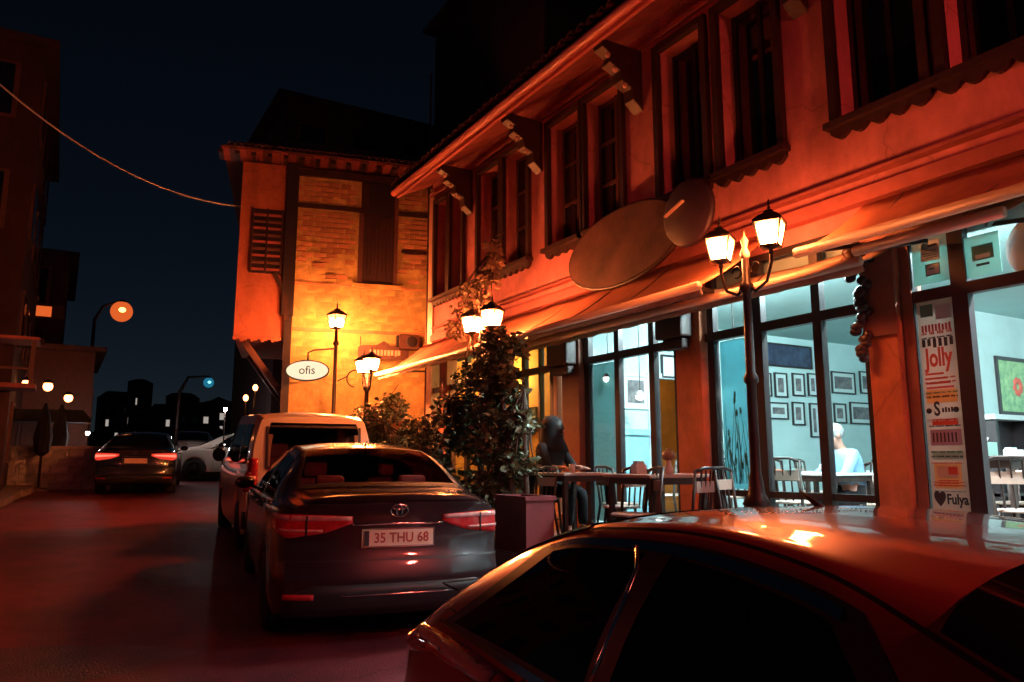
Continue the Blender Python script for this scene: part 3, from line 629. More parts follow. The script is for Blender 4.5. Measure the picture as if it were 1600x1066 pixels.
block(t, -w*.15, w*.25, -h*.36, -h*.14, 'ink_green'); block(t, -w*.12, w*.22, -h*.34, -h*.16, 'mount', d=.0016); block(t, -w*.05, w*.1, -h*.25, -h*.22, 'ink_green', d=.0022)
t, w, h = poster2('upper_door_poster', 'pale blue notice taped on the pane above the doorway', 3.13, 2.88, 2.97, 3.28, 'paper_teal')
block(t, -w*.3, w*.32, -h*.12, h*.25, 'ink_green'); block(t, -w*.2, w*.22, -h*.08, h*.02, 'mount', d=.0016); block(t, -w*.2, w*.18, -h*.26, -h*.2, 'ink')
t = thing('round_transom_sign', 'pale round sign lettered gün on the pane above the door', 'sign', (XF-0.012, 2.60, 3.10))
MB().lathe([(0.0001, -.004), (.24, -.004), (.24, 0), (.0001, 0)], (0, 0, 0), 32, 'x').build('disc', M['mount'], t)
text('lettering', 'g\u00fcn', 0.15, M['ink'], t, frame4((-0.006, 0.02, -0.03), (0, -1, 0), (0, 0.09, 0.995), (-1, 0, 0)), 0.001, 0.9, 'CENTER', 0.003)
# door leaf (open inward), cabinet, stool table
cb = thing('dark_cabinet', 'dark open cabinet with a pale ledge under the flower painting', 'cabinet', (10.9, 5.35, FZ))
MB().box(-1.15, 1.5, -0.25, 0.2, 1.38, 1.44).build('top', M['mount'], cb); MB().box(-1.1, 1.5, 0.0, 0.2, 0, 1.38).build('back', M['frame'], cb)
for x in (-1.1, -0.3, 0.6, 1.4): MB().box(x, x+0.05, -0.22, 0.0, 0, 1.38).build('upright', M['frame'], cb)
[MB().box(-1.1, 1.5, -0.2, 0.0, z_, z_+.04).build('shelf', M['frame'], cb) for z_ in (.45, .92)]

# ================================================================= SEATING
def make_chair(label, group=None, seatm='cane', high=False):
    t = thing('bistro_chair', label, 'chair', (0, 0, 0), 0, group)
    MB().lathe([(0.001, 0.445), (0.20, 0.445), (0.215, 0.455), (0.20, 0.47), (0.001, 0.47)], n=16).build('seat', M[seatm], t)
    for a in (45, 135): MB().tube([(0.16*math.cos(math.radians(a)), 0.16*math.sin(math.radians(a)), 0.45), (0.21*math.cos(math.radians(a)), 0.21*math.sin(math.radians(a)), 0)], [0.017, 0.013], 6).build('leg', M['cane'], t)
    for s in (-1, 1): MB().tube([(s*0.20, -0.24, 0), (s*0.165, -0.17, 0.45), (s*0.18, -0.22, 0.88)], [0.013, 0.017, 0.014], 6).build('leg', M['cane'], t)
    MB().tube([(-0.18, -0.22, 0.87), (-0.1, -0.26, 0.90), (0.1, -0.26, 0.90), (0.18, -0.22, 0.87)], 0.016, 6).build('top_rail', M['cane'], t)
    MB().box(-0.17, 0.17, -0.225, -0.205, 0.68, 0.78).build('back_slat', M[seatm], t)
    for x in (-0.08, 0, 0.08): MB().bar((x, -0.19, 0.48), (x*1.1, -0.235, 0.88), 0.014).build('back_rod', M['cane'], t)
    MB().lathe([(0.165, 0.20), (0.177, 0.20), (0.177, 0.212), (0.165, 0.212), (0.165, 0.20)], n=14).build('stretcher_ring', M['cane'], t)
    return t
def make_table(label, w=0.72, dpt=0.72, topm='tabletop', group=None):
    t = thing('cafe_table', label, 'table', (0, 0, 0), 0, group)
    MB().box(-w/2, w/2, -dpt/2, dpt/2, 0.72, 0.75).build('table_top', M[topm], t, bevel=0.006)
    MB().box(-w/2+.04, w/2-.04, -dpt/2+.04, dpt/2-.04, 0.66, 0.719).build('apron', M['cane'], t)
    for i in (-1, 1):
        for j in (-1, 1): MB().bar((i*(w/2-.06), j*(dpt/2-.06), 0), (i*(w/2-.06), j*(dpt/2-.06), 0.66), 0.045).build('leg', M['cane'], t)
    return t
def put(o, x, y, z, rz): o.location = (x, y, z); o.rotation_euler = (0, 0, math.radians(rz)); return o
put(make_table('terrace table with pale top left of the brown pillar', group='terrace tables'), 4.85, 7.05, FZ, 4)
put(make_table('terrace table with pale top in front of the framed portrait', group='terrace tables'), 4.85, 5.62, FZ, -2)
G = 'bistro chairs on the terrace'
ch = make_chair('bistro chair turned to the street left of the near terrace table', G, 'tabletop'); put(ch, 5.0, 6.35, FZ, 8)
spots = [(4.35, 5.35, 70, 'bistro chair on the street side of the near terrace table'), (5.35, 5.0, -160, 'bistro chair by the orange pillar at the right end'),
         (4.3, 6.95, 95, 'bistro chair on the street side of the far terrace table'), (4.75, 7.85, 180, 'bistro chair beyond the far table beside the vines'), (5.35, 6.8, -95, 'bistro chair between the far table and the glass'),
         (4.55, 4.95, 20, 'bistro chair nearest the lantern post with pale slat')]
for (x, y, rz, lb) in spots: c = copy_tree(ch); put(c, x, y, FZ, rz); c['label'] = lb; c.scale = (.95, .95, .90)
ch.scale = (.95, .95, .90)
def item(name, label, cat, mb_m, loc):
    t = thing(name, label, cat, loc)
    for nm, mb, m in mb_m: mb.build(nm, M[m], t)
    return t
item('napkin_holder', 'pale napkin box on the near terrace table', 'napkin holder', [('box', MB().box(-.06, .06, -.04, .04, 0, .09), 'white'), ('napkins', MB().box(-.045, .045, -.03, .03, .09, .12), 'mount')], (4.75, 5.75, FZ+.75))
item('flower_vase', 'small vase with pale flowers on the near terrace table', 'vase', [('vase', MB().lathe([(0.03, 0), (.045, .04), (.02, .11), (.026, .13)], n=12), 'white'), ('flowers', MB().ell((0, 0, .17), .07, .07, .05, 9, 6).ell((.04, .03, .2), .04, .04, .04, 8, 5), 'leaf_pale')], (4.9, 5.5, FZ+.75))
item('candle_glass', 'white candle glass on the far terrace table', 'candle', [('glass', MB().lathe([(0.03, 0), (.035, .09), (.03, .09), (.026, .01)], n=12), 'white'), ('candle', MB().lathe([(0.022, .01), (.022, .06), (.001, .06)], n=10), 'mount')], (4.78, 6.9, FZ+.75))
# indoor tables and chairs seen through the glass
GI = 'indoor tables'
put(make_table('indoor table by the window where the white-haired man sits', 0.8, 0.8, 'white', GI), 7.15, 5.6, FZ, 0)
put(make_table('indoor table laid with cups left of the window bar', 0.8, 0.8, 'white', GI), 7.9, 7.0, FZ, 0)
_t = make_table('high table with tissue box seen through the open doorway', 0.7, 0.7, 'frame', GI); put(_t, 7.6, 4.02, FZ, 0); _t.scale = (1, 1, 1.22)
put(make_table('indoor table far inside below the framed prints', 0.8, 0.8, 'white', GI), 9.8, 6.9, FZ, 0)
c2 = make_chair('slatted cafe chair with pale seat left of the seated man', 'chairs inside the cafe', 'tabletop'); put(c2, 7.0, 6.55, FZ, -90)
for (x, y, rz, lb) in [(6.55, 5.45, -80, 'slatted chair close to the window by the black bar'), (7.3, 6.2, 180, 'slatted chair between the two window tables'), (8.8, 6.6, 90, 'slatted chair beyond the cup table'), (6.45, 4.15, -90, 'slatted chair just inside the orange pillar'), (7.0, 3.5, -80, 'stool-like chair seen through the open doorway'), (8.3, 4.2, 90, 'chair behind the napkin table in the doorway'), (9.2, 7.3, -120, 'chair under the framed prints, left one'), (10.4, 6.5, 60, 'chair under the framed prints, right one'), (6.6, 7.5, 30, 'slatted chair by the window left of the lantern post')]:
    c = copy_tree(c2); put(c, x, y, FZ, rz); c['label'] = lb
for i, (x, y, lb) in enumerate([(7.75, 6.9, 'white cup on the laid indoor table'), (8.1, 7.15, 'second white cup at the back of the laid table'), (7.2, 5.6, 'white cup in front of the white-haired man')]):
    item('cup', lb, 'cup', [('bowl', MB().lathe([(0.02, 0), (.04, .03), (.045, .08), (.04, .08), (.03, .02)], n=12), 'white'), ('handle', MB().tube([(.04, 0, .06), (.065, 0, .045), (.04, 0, .025)], .005, 5), 'white')], (x, y, FZ+.75))
item('tissue_box', 'pale blue tissue box on the table inside the doorway', 'tissue box', [('box', MB().box(-.1, .1, -.07, .07, 0, .13), 'paper_teal'), ('tissue', MB().lathe([(.03, .13), (.05, .17), (.01, .19)], n=8), 'white')], (7.5, 4.05, FZ+.915))
item('tissue_pack', 'small folded napkins beside the tissue box', 'napkins', [('stack', MB().box(-.06, .06, -.06, .06, 0, .06), 'white'), ('fold', MB().box(-.05, .05, -.01, .05, .06, .08), 'mount')], (7.75, 3.92, FZ+.915))

# ================================================================= PEOPLE (skinned)
def skin_mesh(name, joints, edges, m, parent, sub=1, root=0):
    me = bpy.data.meshes.new(name); me.from_pydata([j[0] for j in joints], edges, []); o = bpy.data.objects.new(name, me); COL.objects.link(o)
    o.parent = parent; s = o.modifiers.new('skin', 'SKIN'); s.use_smooth_shade = True
    for i, j in enumerate(joints):
        sv = me.skin_vertices[0].data[i]; r = j[1]; sv.radius = (r, r) if not isinstance(r, tuple) else r; sv.use_root = (i == root)
    ss = o.modifiers.new('sub', 'SUBSURF'); ss.levels = sub; ss.render_levels = sub; me.materials.append(m); return o
def seated_person(label, loc, rz, shirt, trouser, hair, lean=0.12, hands=(0.24, 0.50, 0.80), bald=False):
    t = thing('person', label, 'person', loc, math.radians(rz))
    # faces +y; seat height 0.47
    hx, hy, hz = hands
    J = []; E_ = []
    def j(p, r, par=None):
        J.append((p, r)); i = len(J)-1
        if par is not None: E_.append((par, i))
        return i
    pel = j((0, 0, 0.56), 0.13); ab = j((0, 0.02+lean*.3, 0.72), 0.125, pel); chs = j((0, 0.02+lean*.7, 0.90), 0.15, ab); nb = j((0, lean*1.0, 1.06), 0.07, chs)
    nk = j((0, lean*1.15, 1.10), 0.055, nb); hd0 = j((0, lean*1.3+.02, 1.17), 0.076, nk); hd1 = j((0, lean*1.4+.02, 1.255), 0.084, hd0)
    for s in (-1, 1):
        sh = j((s*0.18, lean*.9, 1.02), 0.06, chs); el = j((s*0.25, lean+0.12, 0.80), 0.043, sh); wr = j((s*hx, hy-.08, hz), 0.028, el); pm = j((s*(hx-.01), hy, hz), (0.035, 0.02), wr)
        for k, L in enumerate((0.055, 0.068, 0.072, 0.062)):
            a = j((s*(hx-.01)+(k-1.5)*0.02, hy+0.045, hz-.002), 0.0085, pm); b = j((s*(hx-.01)+(k-1.5)*0.023, hy+0.045+L*.8, hz-.02), 0.007, a)
        a = j((s*(hx-.045), hy+0.0, hz-.005), 0.010, pm); j((s*(hx-.06), hy+.035, hz-.01), 0.008, a)
        th = j((s*0.11, 0.16, 0.55), 0.085, pel); kn = j((s*0.14, 0.45, 0.53), 0.06, th); an = j((s*0.14, 0.44, 0.10), 0.038, kn); ft = j((s*0.15, 0.60, 0.04), 0.032, an)
    skin_mesh('body', J, E_, M['skin'], t)
    SJ = [((0, 0, .60), .155), ((0, .02+lean*.3, .73), .150), ((0, .02+lean*.7, .91), .175), ((0, lean*1.02, 1.065), .085)]; SE = [(0, 1), (1, 2), (2, 3)]
    for s in (-1, 1):
        k = len(SJ); SJ += [((s*.185, lean*.9, 1.02), .078), ((s*.255, lean+.12, .80), .060), ((s*(hx+.004), hy-.12, hz+.0), .042)]; SE += [(2, k), (k, k+1), (k+1, k+2)]
    skin_mesh('shirt', SJ, SE, M[shirt], t)
    TJ = [((0, 0, .55), .15)]; TE = []
    for s in (-1, 1):
        k = len(TJ); TJ += [((s*.11, .16, .55), .10), ((s*.14, .45, .53), .078), ((s*.14, .44, .14), .06)]; TE += [(0, k), (k, k+1), (k+1, k+2)]
    skin_mesh('trousers', TJ, TE, M[trouser], t)
    hc = (0, lean*1.38+.015, 1.257)
    f = MB(); f.ell((hc[0], hc[1]-.012, hc[2]+.012), .090, .100, .096, 18, 10)
    h = f.build('hair', M[hair], t)
    fc = MB(); fc.ell((0, hc[1]+.098, hc[2]-.035), .014, .022, .026, 8, 6).build('nose', M['skin'], t)
    for s in (-1, 1):
        MB().ell((s*.033, hc[1]+.088, hc[2]-.008), .012, .008, .008, 8, 6).build('eye', M['ink'], t); MB().ell((s*.090, hc[1]+.0, hc[2]-.03), .012, .022, .032, 8, 6).build('ear', M['skin'], t)
    MB().ell((0, hc[1]+.086, hc[2]-.075), .026, .008, .007, 8, 6).build('mouth', M['ink_red'], t)
    for s in (-1, 1): MB().box(s*.15-.045, s*.15+.045, .36, .64, 0, .07).build('shoe', M['dark_cloth'], t, bevel=.02)
    return t
def person_chair(loc, rz, lb, g, m='tabletop'):
    c = copy_tree(c2); c['label'] = lb; c['group'] = g; c.location = loc; c.rotation_euler = (0, 0, math.radians(rz)); return c
seated_person('white-haired person in a light blue shirt seated at the window table', (7.50, 5.42, FZ-.08), 68, 'blue_shirt', 'dark_cloth', 'hair_white', 0.16)
person_chair((7.50, 5.42, FZ-.04), 68, 'chair under the white-haired man', 'chairs inside the cafe')
seated_person('person in an off-white shirt seated half hidden by the orange pillar', (8.4, 4.95, FZ), 100, 'white_shirt', 'dark_cloth', 'hair_dark', 0.10)
person_chair((8.4, 4.95, FZ), 100, 'chair under the person half hidden by the pillar', 'chairs inside the cafe')
seated_person('small figure in a dusty pink top seated behind the black window bar', (8.55, 5.9, FZ-.06), -130, 'pink_cloth', 'dark_cloth', 'hair_dark', 0.18)
person_chair((8.55, 5.9, FZ-.03), -130, 'chair under the figure in dusty pink', 'chairs inside the cafe')
seated_person('person in a black jacket seated on the terrace beside the vines', (4.95, 7.72, FZ), -160, 'dark_cloth', 'dark_cloth', 'hair_dark', 0.12, (0.2, 0.42, 0.80))
_hd = [o_ for o_ in COL.objects if o_.name.startswith('person') and 'black jacket' in o_.get('label', '')][0]
_b = MB(); _b.lathe([(.20, .98), (.17, 1.06), (.135, 1.13), (.135, 1.26), (.115, 1.35), (.05, 1.40), (.001, 1.41)], (0, .12, 0), 14)
_o2 = _b.build('hood', M['dark_cloth'], _hd); _o2.location = (0, .0, 0)
person_chair((4.95, 7.72, FZ), -160, 'chair under the person in the black jacket', G, 'cane')

# ================================================================= STREET LANTERNS
def lantern_parts(parent, s=1.0, gm='lamp_a'):
    # 4-sided tapered glass body; origin at its foot
    b0, b1, h = 0.085*s, 0.135*s, 0.27*s
    for k in range(4):
        a = k*PI/2; ca, sa = math.cos(a), math.sin(a)
        def R(x, y, z): return (x*ca-y*sa, x*sa+y*ca, z)
        e = 0.012
        MB().add([R(b0, -b0+e, 0.02), R(b0, b0-e, 0.02), R(b1, b1-e, h), R(b1, -b1+e, h)], [(0, 1, 2, 3)]).build('glass_pane', M[gm], parent)
    f = MB()
    for i in (-1, 1):
        for j in (-1, 1): f.bar((i*b0, j*b0, 0), (i*b1, j*b1, h), 0.016*s)
    for k in range(4):
        a = k*PI/2; ca, sa = math.cos(a), math.sin(a)
        def R(x, y, z): return (x*ca-y*sa, x*sa+y*ca, z)
        f.bar(R(b0+.004, 0, 0.01), R(b1+.004, 0, h), 0.007*s); f.bar(R(b1, -b1, h), R(b1, b1, h), 0.02*s); f.bar(R(b0, -b0, 0.01), R(b0, b0, 0.01), 0.02*s)
    f.lathe([(0.02*s, -0.07*s), (0.03*s, -0.05*s), (0.02*s, -0.02*s), (b0*1.1, 0), (b0*1.1, 0.01)], n=12)
    f.build('lantern_frame', M['iron'], parent)
    r = MB(); q = b1*1.5
    r.lathe([(q, h), (q*1.02, h+.015*s), (q*0.62, h+.075*s), (q*0.34, h+.10*s), (q*0.3, h+.125*s), (0.001, h+.15*s)], n=4, ph=PI/4, smooth=False)
    r.build('lantern_roof', M['iron'], parent)
    MB().lathe([(0.012*s, h+.14*s), (0.022*s, h+.165*s), (0.010*s, h+.185*s), (0.016*s, h+.20*s), (0.001, h+.27*s)], n=10).build('finial', M['iron'], parent)
def post_mb(top, r=0.045):
    return MB().lathe([(0.15, 0), (0.15, 0.12), (0.11, 0.18), (0.10, 0.5), (0.12, 0.52), (0.07, 0.60), (r+.012, 0.72), (r, 0.78), (r*0.9, 1.5), (r*1.35, 1.52), (r*1.35, 1.56), (r*.88, 1.6), (r*0.78, top-.3), (r*1.5, top-.27), (r*1.2, top-.22), (r*.8, top-.2), (r*.7, top)], n=12)
def double_lantern(label, x, y, zb, hz, rz=0.0, arm=0.27, gm='lamp_a', s_=.82):
    t = thing('street_lantern', label, 'street lamp', (x, y, zb), rz, 'cast iron street lanterns by the cafe'); top = hz-zb-0.12
    post_mb(top).build('post', M['iron'], t)
    MB().lathe([(0.03, top), (0.045, top+.04), (0.02, top+.1), (0.035, top+.16), (0.012, top+.2), (0.001, top+.26)], n=10).build('centre_finial', M['bar'], t)
    for s in (-1, 1):
        a = MB(); pts = [(0, 0, top-.22), (0, s*arm*.35, top-.30), (0, s*arm*.8, top-.24), (0, s*arm, top-.08), (0, s*arm, top-.02)]
        a.tube(pts, [0.018, .016, .014, .014, .016], 8)
        sc = [(0, s*(0.10+.05*math.cos(q)), top-.10+.05*math.sin(q)) for q in np.linspace(0, 5.2, 12)]; a.tube(sc, 0.008, 6)
        arm_o = a.build('scroll_arm', M['iron'], t)
        L = bpy.data.objects.new('lantern', None); COL.objects.link(L); L.parent = t; L.location = (0, s*arm, top+0.03); L.rotation_euler = (0, 0, 0.5)
        lantern_parts(L, s_, gm)
    return t
def single_lantern(label, x, y, zb, hz, s=1.0, gm='lamp_d'):
    t = thing('street_lantern', label, 'street lamp', (x, y, zb), 0.3, 'cast iron street lanterns by the cafe'); top = hz-zb-0.18
    post_mb(top).build('post', M['iron'], t)
    L = bpy.data.objects.new('lantern', None); COL.objects.link(L); L.parent = t; L.location = (0, 0, top+.06); lantern_parts(L, s, gm)
    return t
double_lantern('double-headed iron lantern in front of the lit window bays', 4.95, 4.51, FZ, 3.45, s_=.80, arm=.28)
double_lantern('double-headed lantern rising out of the climbing plants', 4.6, 8.64, FZ, 3.38, gm='lamp_c')
double_lantern('small double lantern at the far end of the awning', 4.55, 12.8, FZ, 3.26, 0.0, 0.2, gm='lamp_e')
double_lantern('added double-headed fill lantern across the street, unseen, left of the view', -4.3, 6.5, gz(-4.3, 6.5), 4.3, gm='lamp_f')  # added out of view to throw red fill on road and cars
L3 = single_lantern('single lantern on a post with an oval sign, before the stone house', 4.70, 15.15, gz(4.70, 15.15), 4.44, 1.03)
# added lantern, unseen to the right, casting red fill on facade and road
double_lantern('added double-headed fill lantern, unseen, right of the view', 3.5, -3.0, gz(3.5, -3.0), 3.9, gm='lamp_b')
# wall ring, oval sign and its arm, hanging on L3's post
ov = thing('oval_sign', 'small lit white oval sign hung from an iron arm on the lantern post', 'sign', (4.19, 15.32, 3.44))
un = Vector((0.857, -0.515, 0)).normalized(); nn = Vector((-un.y*-1, un.x*-1, 0)); nn = Vector((un.y, -un.x, 0))
pl = [(0.42*math.cos(a), 0.19*math.sin(a)) for a in np.linspace(0, 2*PI, 33)[:-1]]
MB().prism(pl, nn*-0.03, un, (0, 0, 1), nn, 0.06).build('lit_face', M['oval_lit'], ov)
rim = MB(); rim.tube([tuple(un*a*1.02+Vector((0, 0, 1))*b*1.04) for a, b in pl+[pl[0]]], 0.022, 6, False); rim.build('rim', M['iron'], ov)
text('lettering', 'ofis', 0.24, M['ink'], ov, frame4(tuple(nn*0.034), tuple(un), (0, 0, 1), tuple(nn)), 0.001, 1.0)
arm = MB(); arm.tube([(0.0, 0, 0.2), (0.0, 0, 0.36), (0.10, -0.04, 0.42), (0.46, -0.24, 0.45)], 0.02, 6); arm.build('hanging_arm', M['iron'], ov)
# ================================================================= STONE HOUSE
P0 = Vector((7.0, 15.6, 0)); uF = Vector((-0.9708, 0.2402, 0)); nF = Vector((-0.2402, -0.9708, 0))   # along the face to the left; outward normal
hs = thing('stone_house', 'old brick and render house with a jettied oriel and shuttered tall window', 'building', tuple(P0))
hinv = Matrix.Translation(-P0)
F = lambda t_, z, d=0.0: P0+uF*t_+nF*d+Vector((0, 0, z))
def HB(name, m, t0, t1, z0, z1, d0, d1, parent=None, bevel=0):
    b = MB(); vs = [F(t_, z, d) for z in (z0, z1) for d in (d0, d1) for t_ in (t0, t1)]
    b.add(vs, [(0, 2, 3, 1), (4, 5, 7, 6), (0, 1, 5, 4), (2, 6, 7, 3), (0, 4, 6, 2), (1, 3, 7, 5)])
    o = b.build(name, M[m], parent or hs, bevel=bevel)
    if not parent: o.matrix_parent_inverse = hinv
    return o
def HM(name, mb, m, parent=None):
    o = mb.build(name, M[m], parent or hs)
    if not parent: o.matrix_parent_inverse = hinv
    return o
HB('wall', 'stone', -1.5, 3.10, 0.2, 8.05, 0, -7)
for (z0, z1) in ((7.14, 7.24), (4.40, 4.47), (7.86, 8.02)): HB('timber_band', 'wood' if z0 > 7 else 'brick', 0, 3.10, z0, z1, 0.05, 0.003)
HB('timber_band', 'wood', 0, 0.7, 6.28, 6.35, 0.05, 0.003); HB('timber_band', 'brick', 0.0, 3.1, 5.42, 5.47, 0.035, 0.004)
# bricks of the upper courses, each a piece of its own
bk = MB().box(-0.125, 0.125, -0.02, 0.03, -0.048, 0.048).mesh('brick', M['brick'])
random.seed(11); ang = math.atan2(uF.y, uF.x); nb = 0
for r in range(19):
    z = 5.63+r*0.115
    if 7.09 < z < 7.29: continue
    for i in range(13):
        tt = 0.14+i*0.262+(0.13 if r % 2 else 0)
        if 0.78 < tt < 1.78 and z < 7.85: continue
        if 5.38 < z < 5.5: continue
        if tt > 3.02 or random.random() < (0.55 if z < 5.95 else (0.18 if z < 6.7 else 0.05)): continue
        o = inst(bk, 'brick', hs, tuple(F(tt+random.uniform(-.012, .012), z, 0.004+random.uniform(-.008, .012))-P0), (0, random.uniform(-.02, .02), ang), (random.uniform(.82, 1), 1, random.uniform(.85, 1))); nb += 1
# lower stones, larger and flatter, some missing
stn = MB().box(-0.19, 0.19, -0.02, 0.022, -0.09, 0.09).mesh('stone', M['stone'])
for r in range(13):
    z = 3.35+r*0.2
    if 4.33 < z < 4.53 or 5.36 < z < 5.52: continue
    for i in range(8):
        tt = 0.2+i*0.39+(0.19 if r % 2 else 0)+random.uniform(-.02, .02)
        if 0.70 < tt < 1.85 and z > 5.4: continue
        if tt > 2.95 or random.random() < 0.30: continue
        inst(stn, 'stone', hs, tuple(F(tt, z, -0.012+random.uniform(-.006, .012))-P0), (0, random.uniform(-.03, .03), ang), (random.uniform(.7, 1), 1, random.uniform(.7, 1)))
# the tall shuttered window
wn = HB('window', 'wood', 0.84, 1.62, 5.50, 7.86, 0.03, 0.006)
HB('frame', 'sash', 0.80, 0.88, 5.50, 7.86, 0.09, 0.03, wn); HB('frame', 'sash', 1.56, 1.66, 5.50, 7.10, 0.09, 0.03, wn)
for i in range(8):
    HB('shutter_plank', 'wood', 0.90+i*0.081, 0.972+i*0.081, 5.60, 7.05, 0.07, 0.03, wn)
HB('upper_opening', 'frame', 0.92, 1.45, 7.12, 7.84, 0.06, 0.03, wn)
HB('sill', 'stone', 0.70, 1.78, 5.40, 5.49, 0.14, 0.003)
# oriel: jettied box past the left corner
HB('oriel', 'oriel', 3.14, 4.16, 4.22, 8.05, 0.02, -3.5)
HB('corner_post', 'frame', 2.98, 3.24, 4.70, 8.10, 0.10, 0.021, bevel=.01); HB('corner_post', 'frame', 3.0, 3.16, 0.4, 5.55, 0.08, 0.005)
for i in range(14):
    HB('oriel_drip_board', 'oriel', 3.2+i*0.07, 3.262+i*0.07, 4.22-0.05-0.05*(i % 3)/2, 4.215, 0.03, -0.02)
ow = HB('oriel_window', 'frame', 3.26, 3.92, 5.60, 7.02, 0.03, 0.021)
for i in range(9): HB('lattice_slat', 'sash' if i % 2 else 'soffit', 3.27, 3.90, 5.66+i*0.15, 5.71+i*0.15, 0.065, 0.03, ow)
for tt in (3.27, 3.58, 3.88): HB('lattice_stile', 'wood', tt, tt+.04, 5.6, 7.02, 0.08, 0.031, ow)
b = MB(); b.bar(F(3.95, 4.15, -0.3), F(3.14, 3.05, -0.3), 0.13); HM('oriel_strut', b, 'sash')
b = MB(); b.bar(F(3.40, 5.62, 0.06), F(3.16, 5.15, 0.06), 0.07); b.bar(F(3.16, 5.15, 0.06), F(3.12, 4.6, 0.06), 0.09); HM('rain_pipe', b, 'wood')
b = MB(); b.bar(F(3.95, 4.15, -2.5), F(3.14, 3.05, -2.5), 0.13); HM('oriel_strut', b, 'sash')
HB('base_niche', 'wood', 3.0, 4.0, 0.4, 2.6, -3.6, -6)
# eave and roof
for i in range(30):
    tt = -0.5+i*0.17
    HB('eave_board', 'soffit' if i % 4 else 'sash', tt, tt+0.155, 8.12, 8.16, 0.52, -0.2)
for i in range(16): HB('rafter_end', 'wood', -0.4+i*0.33, -0.31+i*0.33, 8.05, 8.118, 0.45, 0.003)
rm = MB(); rm.add([F(-1, 8.17, .56), F(4.55, 8.17, .56), F(3.4, 9.7, -2.5), F(-1, 9.7, -2.5), F(4.55, 8.17, -7), F(-1, 8.17, -7)], [(0, 1, 2, 3), (1, 4, 2), (3, 2, 4, 5), (0, 3, 5), (0, 5, 4, 1)]); HM('roof', rm, 'tile')
tmm = inst
for i in range(38):
    tt = -0.8+i*0.14; o = inst(tm_, 'roof_tile', hs, tuple(F(tt, 8.17, .62)-P0), (random.uniform(-.04, .04), 0, math.atan2(-nF.y, -nF.x)+random.uniform(-.05, .05)), (0.9, .9, .9))
# ac box, signboard
ac = thing('air_conditioner', 'brown air conditioner box on the stone wall under the window', 'air conditioner', tuple(F(.52, 4.22, .16)), ang)
MB().box(-.22, .22, -.14, .15, -.16, .16).build('casing', M['sash'], ac, bevel=.015); MB().lathe([(.12, .0), (.12, .012), (.10, .016), (.02, .016)], (-.05, .151, 0), 16, 'y').build('fan_grille', M['frame'], ac); MB().box(.19, .26, -.1, .1, -.1, .14).build('side_box', M['dark_cloth'], ac)
sb = thing('shop_board', 'brown wooden signboard with ornate top under the air conditioner', 'sign', tuple(F(1.05, 3.98, .06)), ang)
pl2 = [(-.55, -.1), (-.50, -.15), (.50, -.15), (.55, -.1), (.55, .1), (.50, .15), (.15, .17), (.0, .26), (-.15, .17), (-.5, .15), (-.55, .1)]
MB().prism(pl2, (0, 0, 0), (1, 0, 0), (0, 0, 1), (0, 1, 0), .05).build('board', M['sash'], sb)
random.seed(2)
for i in range(9): MB().box(-.36+i*.075, -.32+i*.075+random.uniform(0, .02), .052, .056, -.06+random.uniform(-.01, .01), .06).build('worn_letter', M['bar'], sb)
MB().bar((-.5, .02, .16), (-.5, .02, .34), .02).bar((.5, .02, .16), (.5, .02, .34), .02).build('hanger', M['iron'], sb)
# iron ring ornament on lamp side
rg = thing('iron_scroll', 'iron scroll ring fixed beside the single lantern post', 'ornament', (4.95, 14.6, 3.25))
MB().tube([tuple(un*.17*math.cos(a)+Vector((0, 0, .17*math.sin(a)))) for a in np.linspace(-.6, 4.6, 20)], .014, 6).build('ring', M['iron'], rg)
MB().tube([tuple(un*-.36+Vector((0, 0, -.05))), tuple(un*-.16+Vector((0, 0, .05)))], .012, 6).build('stem', M['iron'], rg)
# dim buildings behind
def block_building(name, label, x0, x1, y0, y1, z0, z1, m, rows, cols, face='y', rz=0, lit=(), roofh=0.5, cat='building', winm='dark_glass'):
    t = thing(name, label, cat, ((x0+x1)/2, (y0+y1)/2, z0), rz); hx, hy, H = (x1-x0)/2, (y1-y0)/2, z1-z0
    MB().box(-hx, hx, -hy, hy, 0, H).build('wall', M[m], t)
    MB().box(-hx-.3, hx+.3, -hy-.3, hy+.3, H, H+.15).build('cornice', M[m], t)
    MB().add([(-hx-.3, -hy-.3, H+.15), (hx+.3, -hy-.3, H+.15), (hx+.3, hy+.3, H+.15), (-hx-.3, hy+.3, H+.15), (-hx*.2, 0, H+.15+roofh), (hx*.2, 0, H+.15+roofh)], [(0, 1, 5, 4), (1, 2, 5), (2, 3, 4, 5), (3, 0, 4), (0, 3, 2, 1)]).build('roof', M['tile'], t)
    k = 0
    for r in range(rows):
        for c in range(cols):
            zc = H*(r+.55)/rows; lm = 'city_light' if k in lit else winm; k += 1
            def wnd(p0, p1, q):
                w_ = MB().box(*p0).build('window', M['sash'], t); MB().box(*p1).build('pane', M[lm], w_)
            if face in ('y', 'xy'):
                xc = -hx+2*hx*(c+.5)/cols; ww = min(.55, hx/cols*.55); wnd((xc-ww, xc+ww, -hy-.06, -hy-.001, zc-.7, zc+.7), (xc-ww*.82, xc+ww*.82, -hy-.075, -hy-.061, zc-.62, zc+.62), 0)
            if face in ('x', 'xy'):
                yc = -hy+2*hy*(c+.5)/cols; ww = min(.55, hy/cols*.55); wnd((hx+.001, hx+.06, yc-ww, yc+ww, zc-.7, zc+.7), (hx+.061, hx+.075, yc-ww*.82, yc+ww*.82, zc-.62, zc+.62), 0)
    return t
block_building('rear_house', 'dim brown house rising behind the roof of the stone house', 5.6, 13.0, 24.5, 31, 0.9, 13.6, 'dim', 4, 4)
block_building('tall_house', 'tall dark house with red window reveals behind the cafe roof', 9.2, 15.0, 14.2, 20.5, 0.5, 15.0, 'dim', 5, 3, 'y')
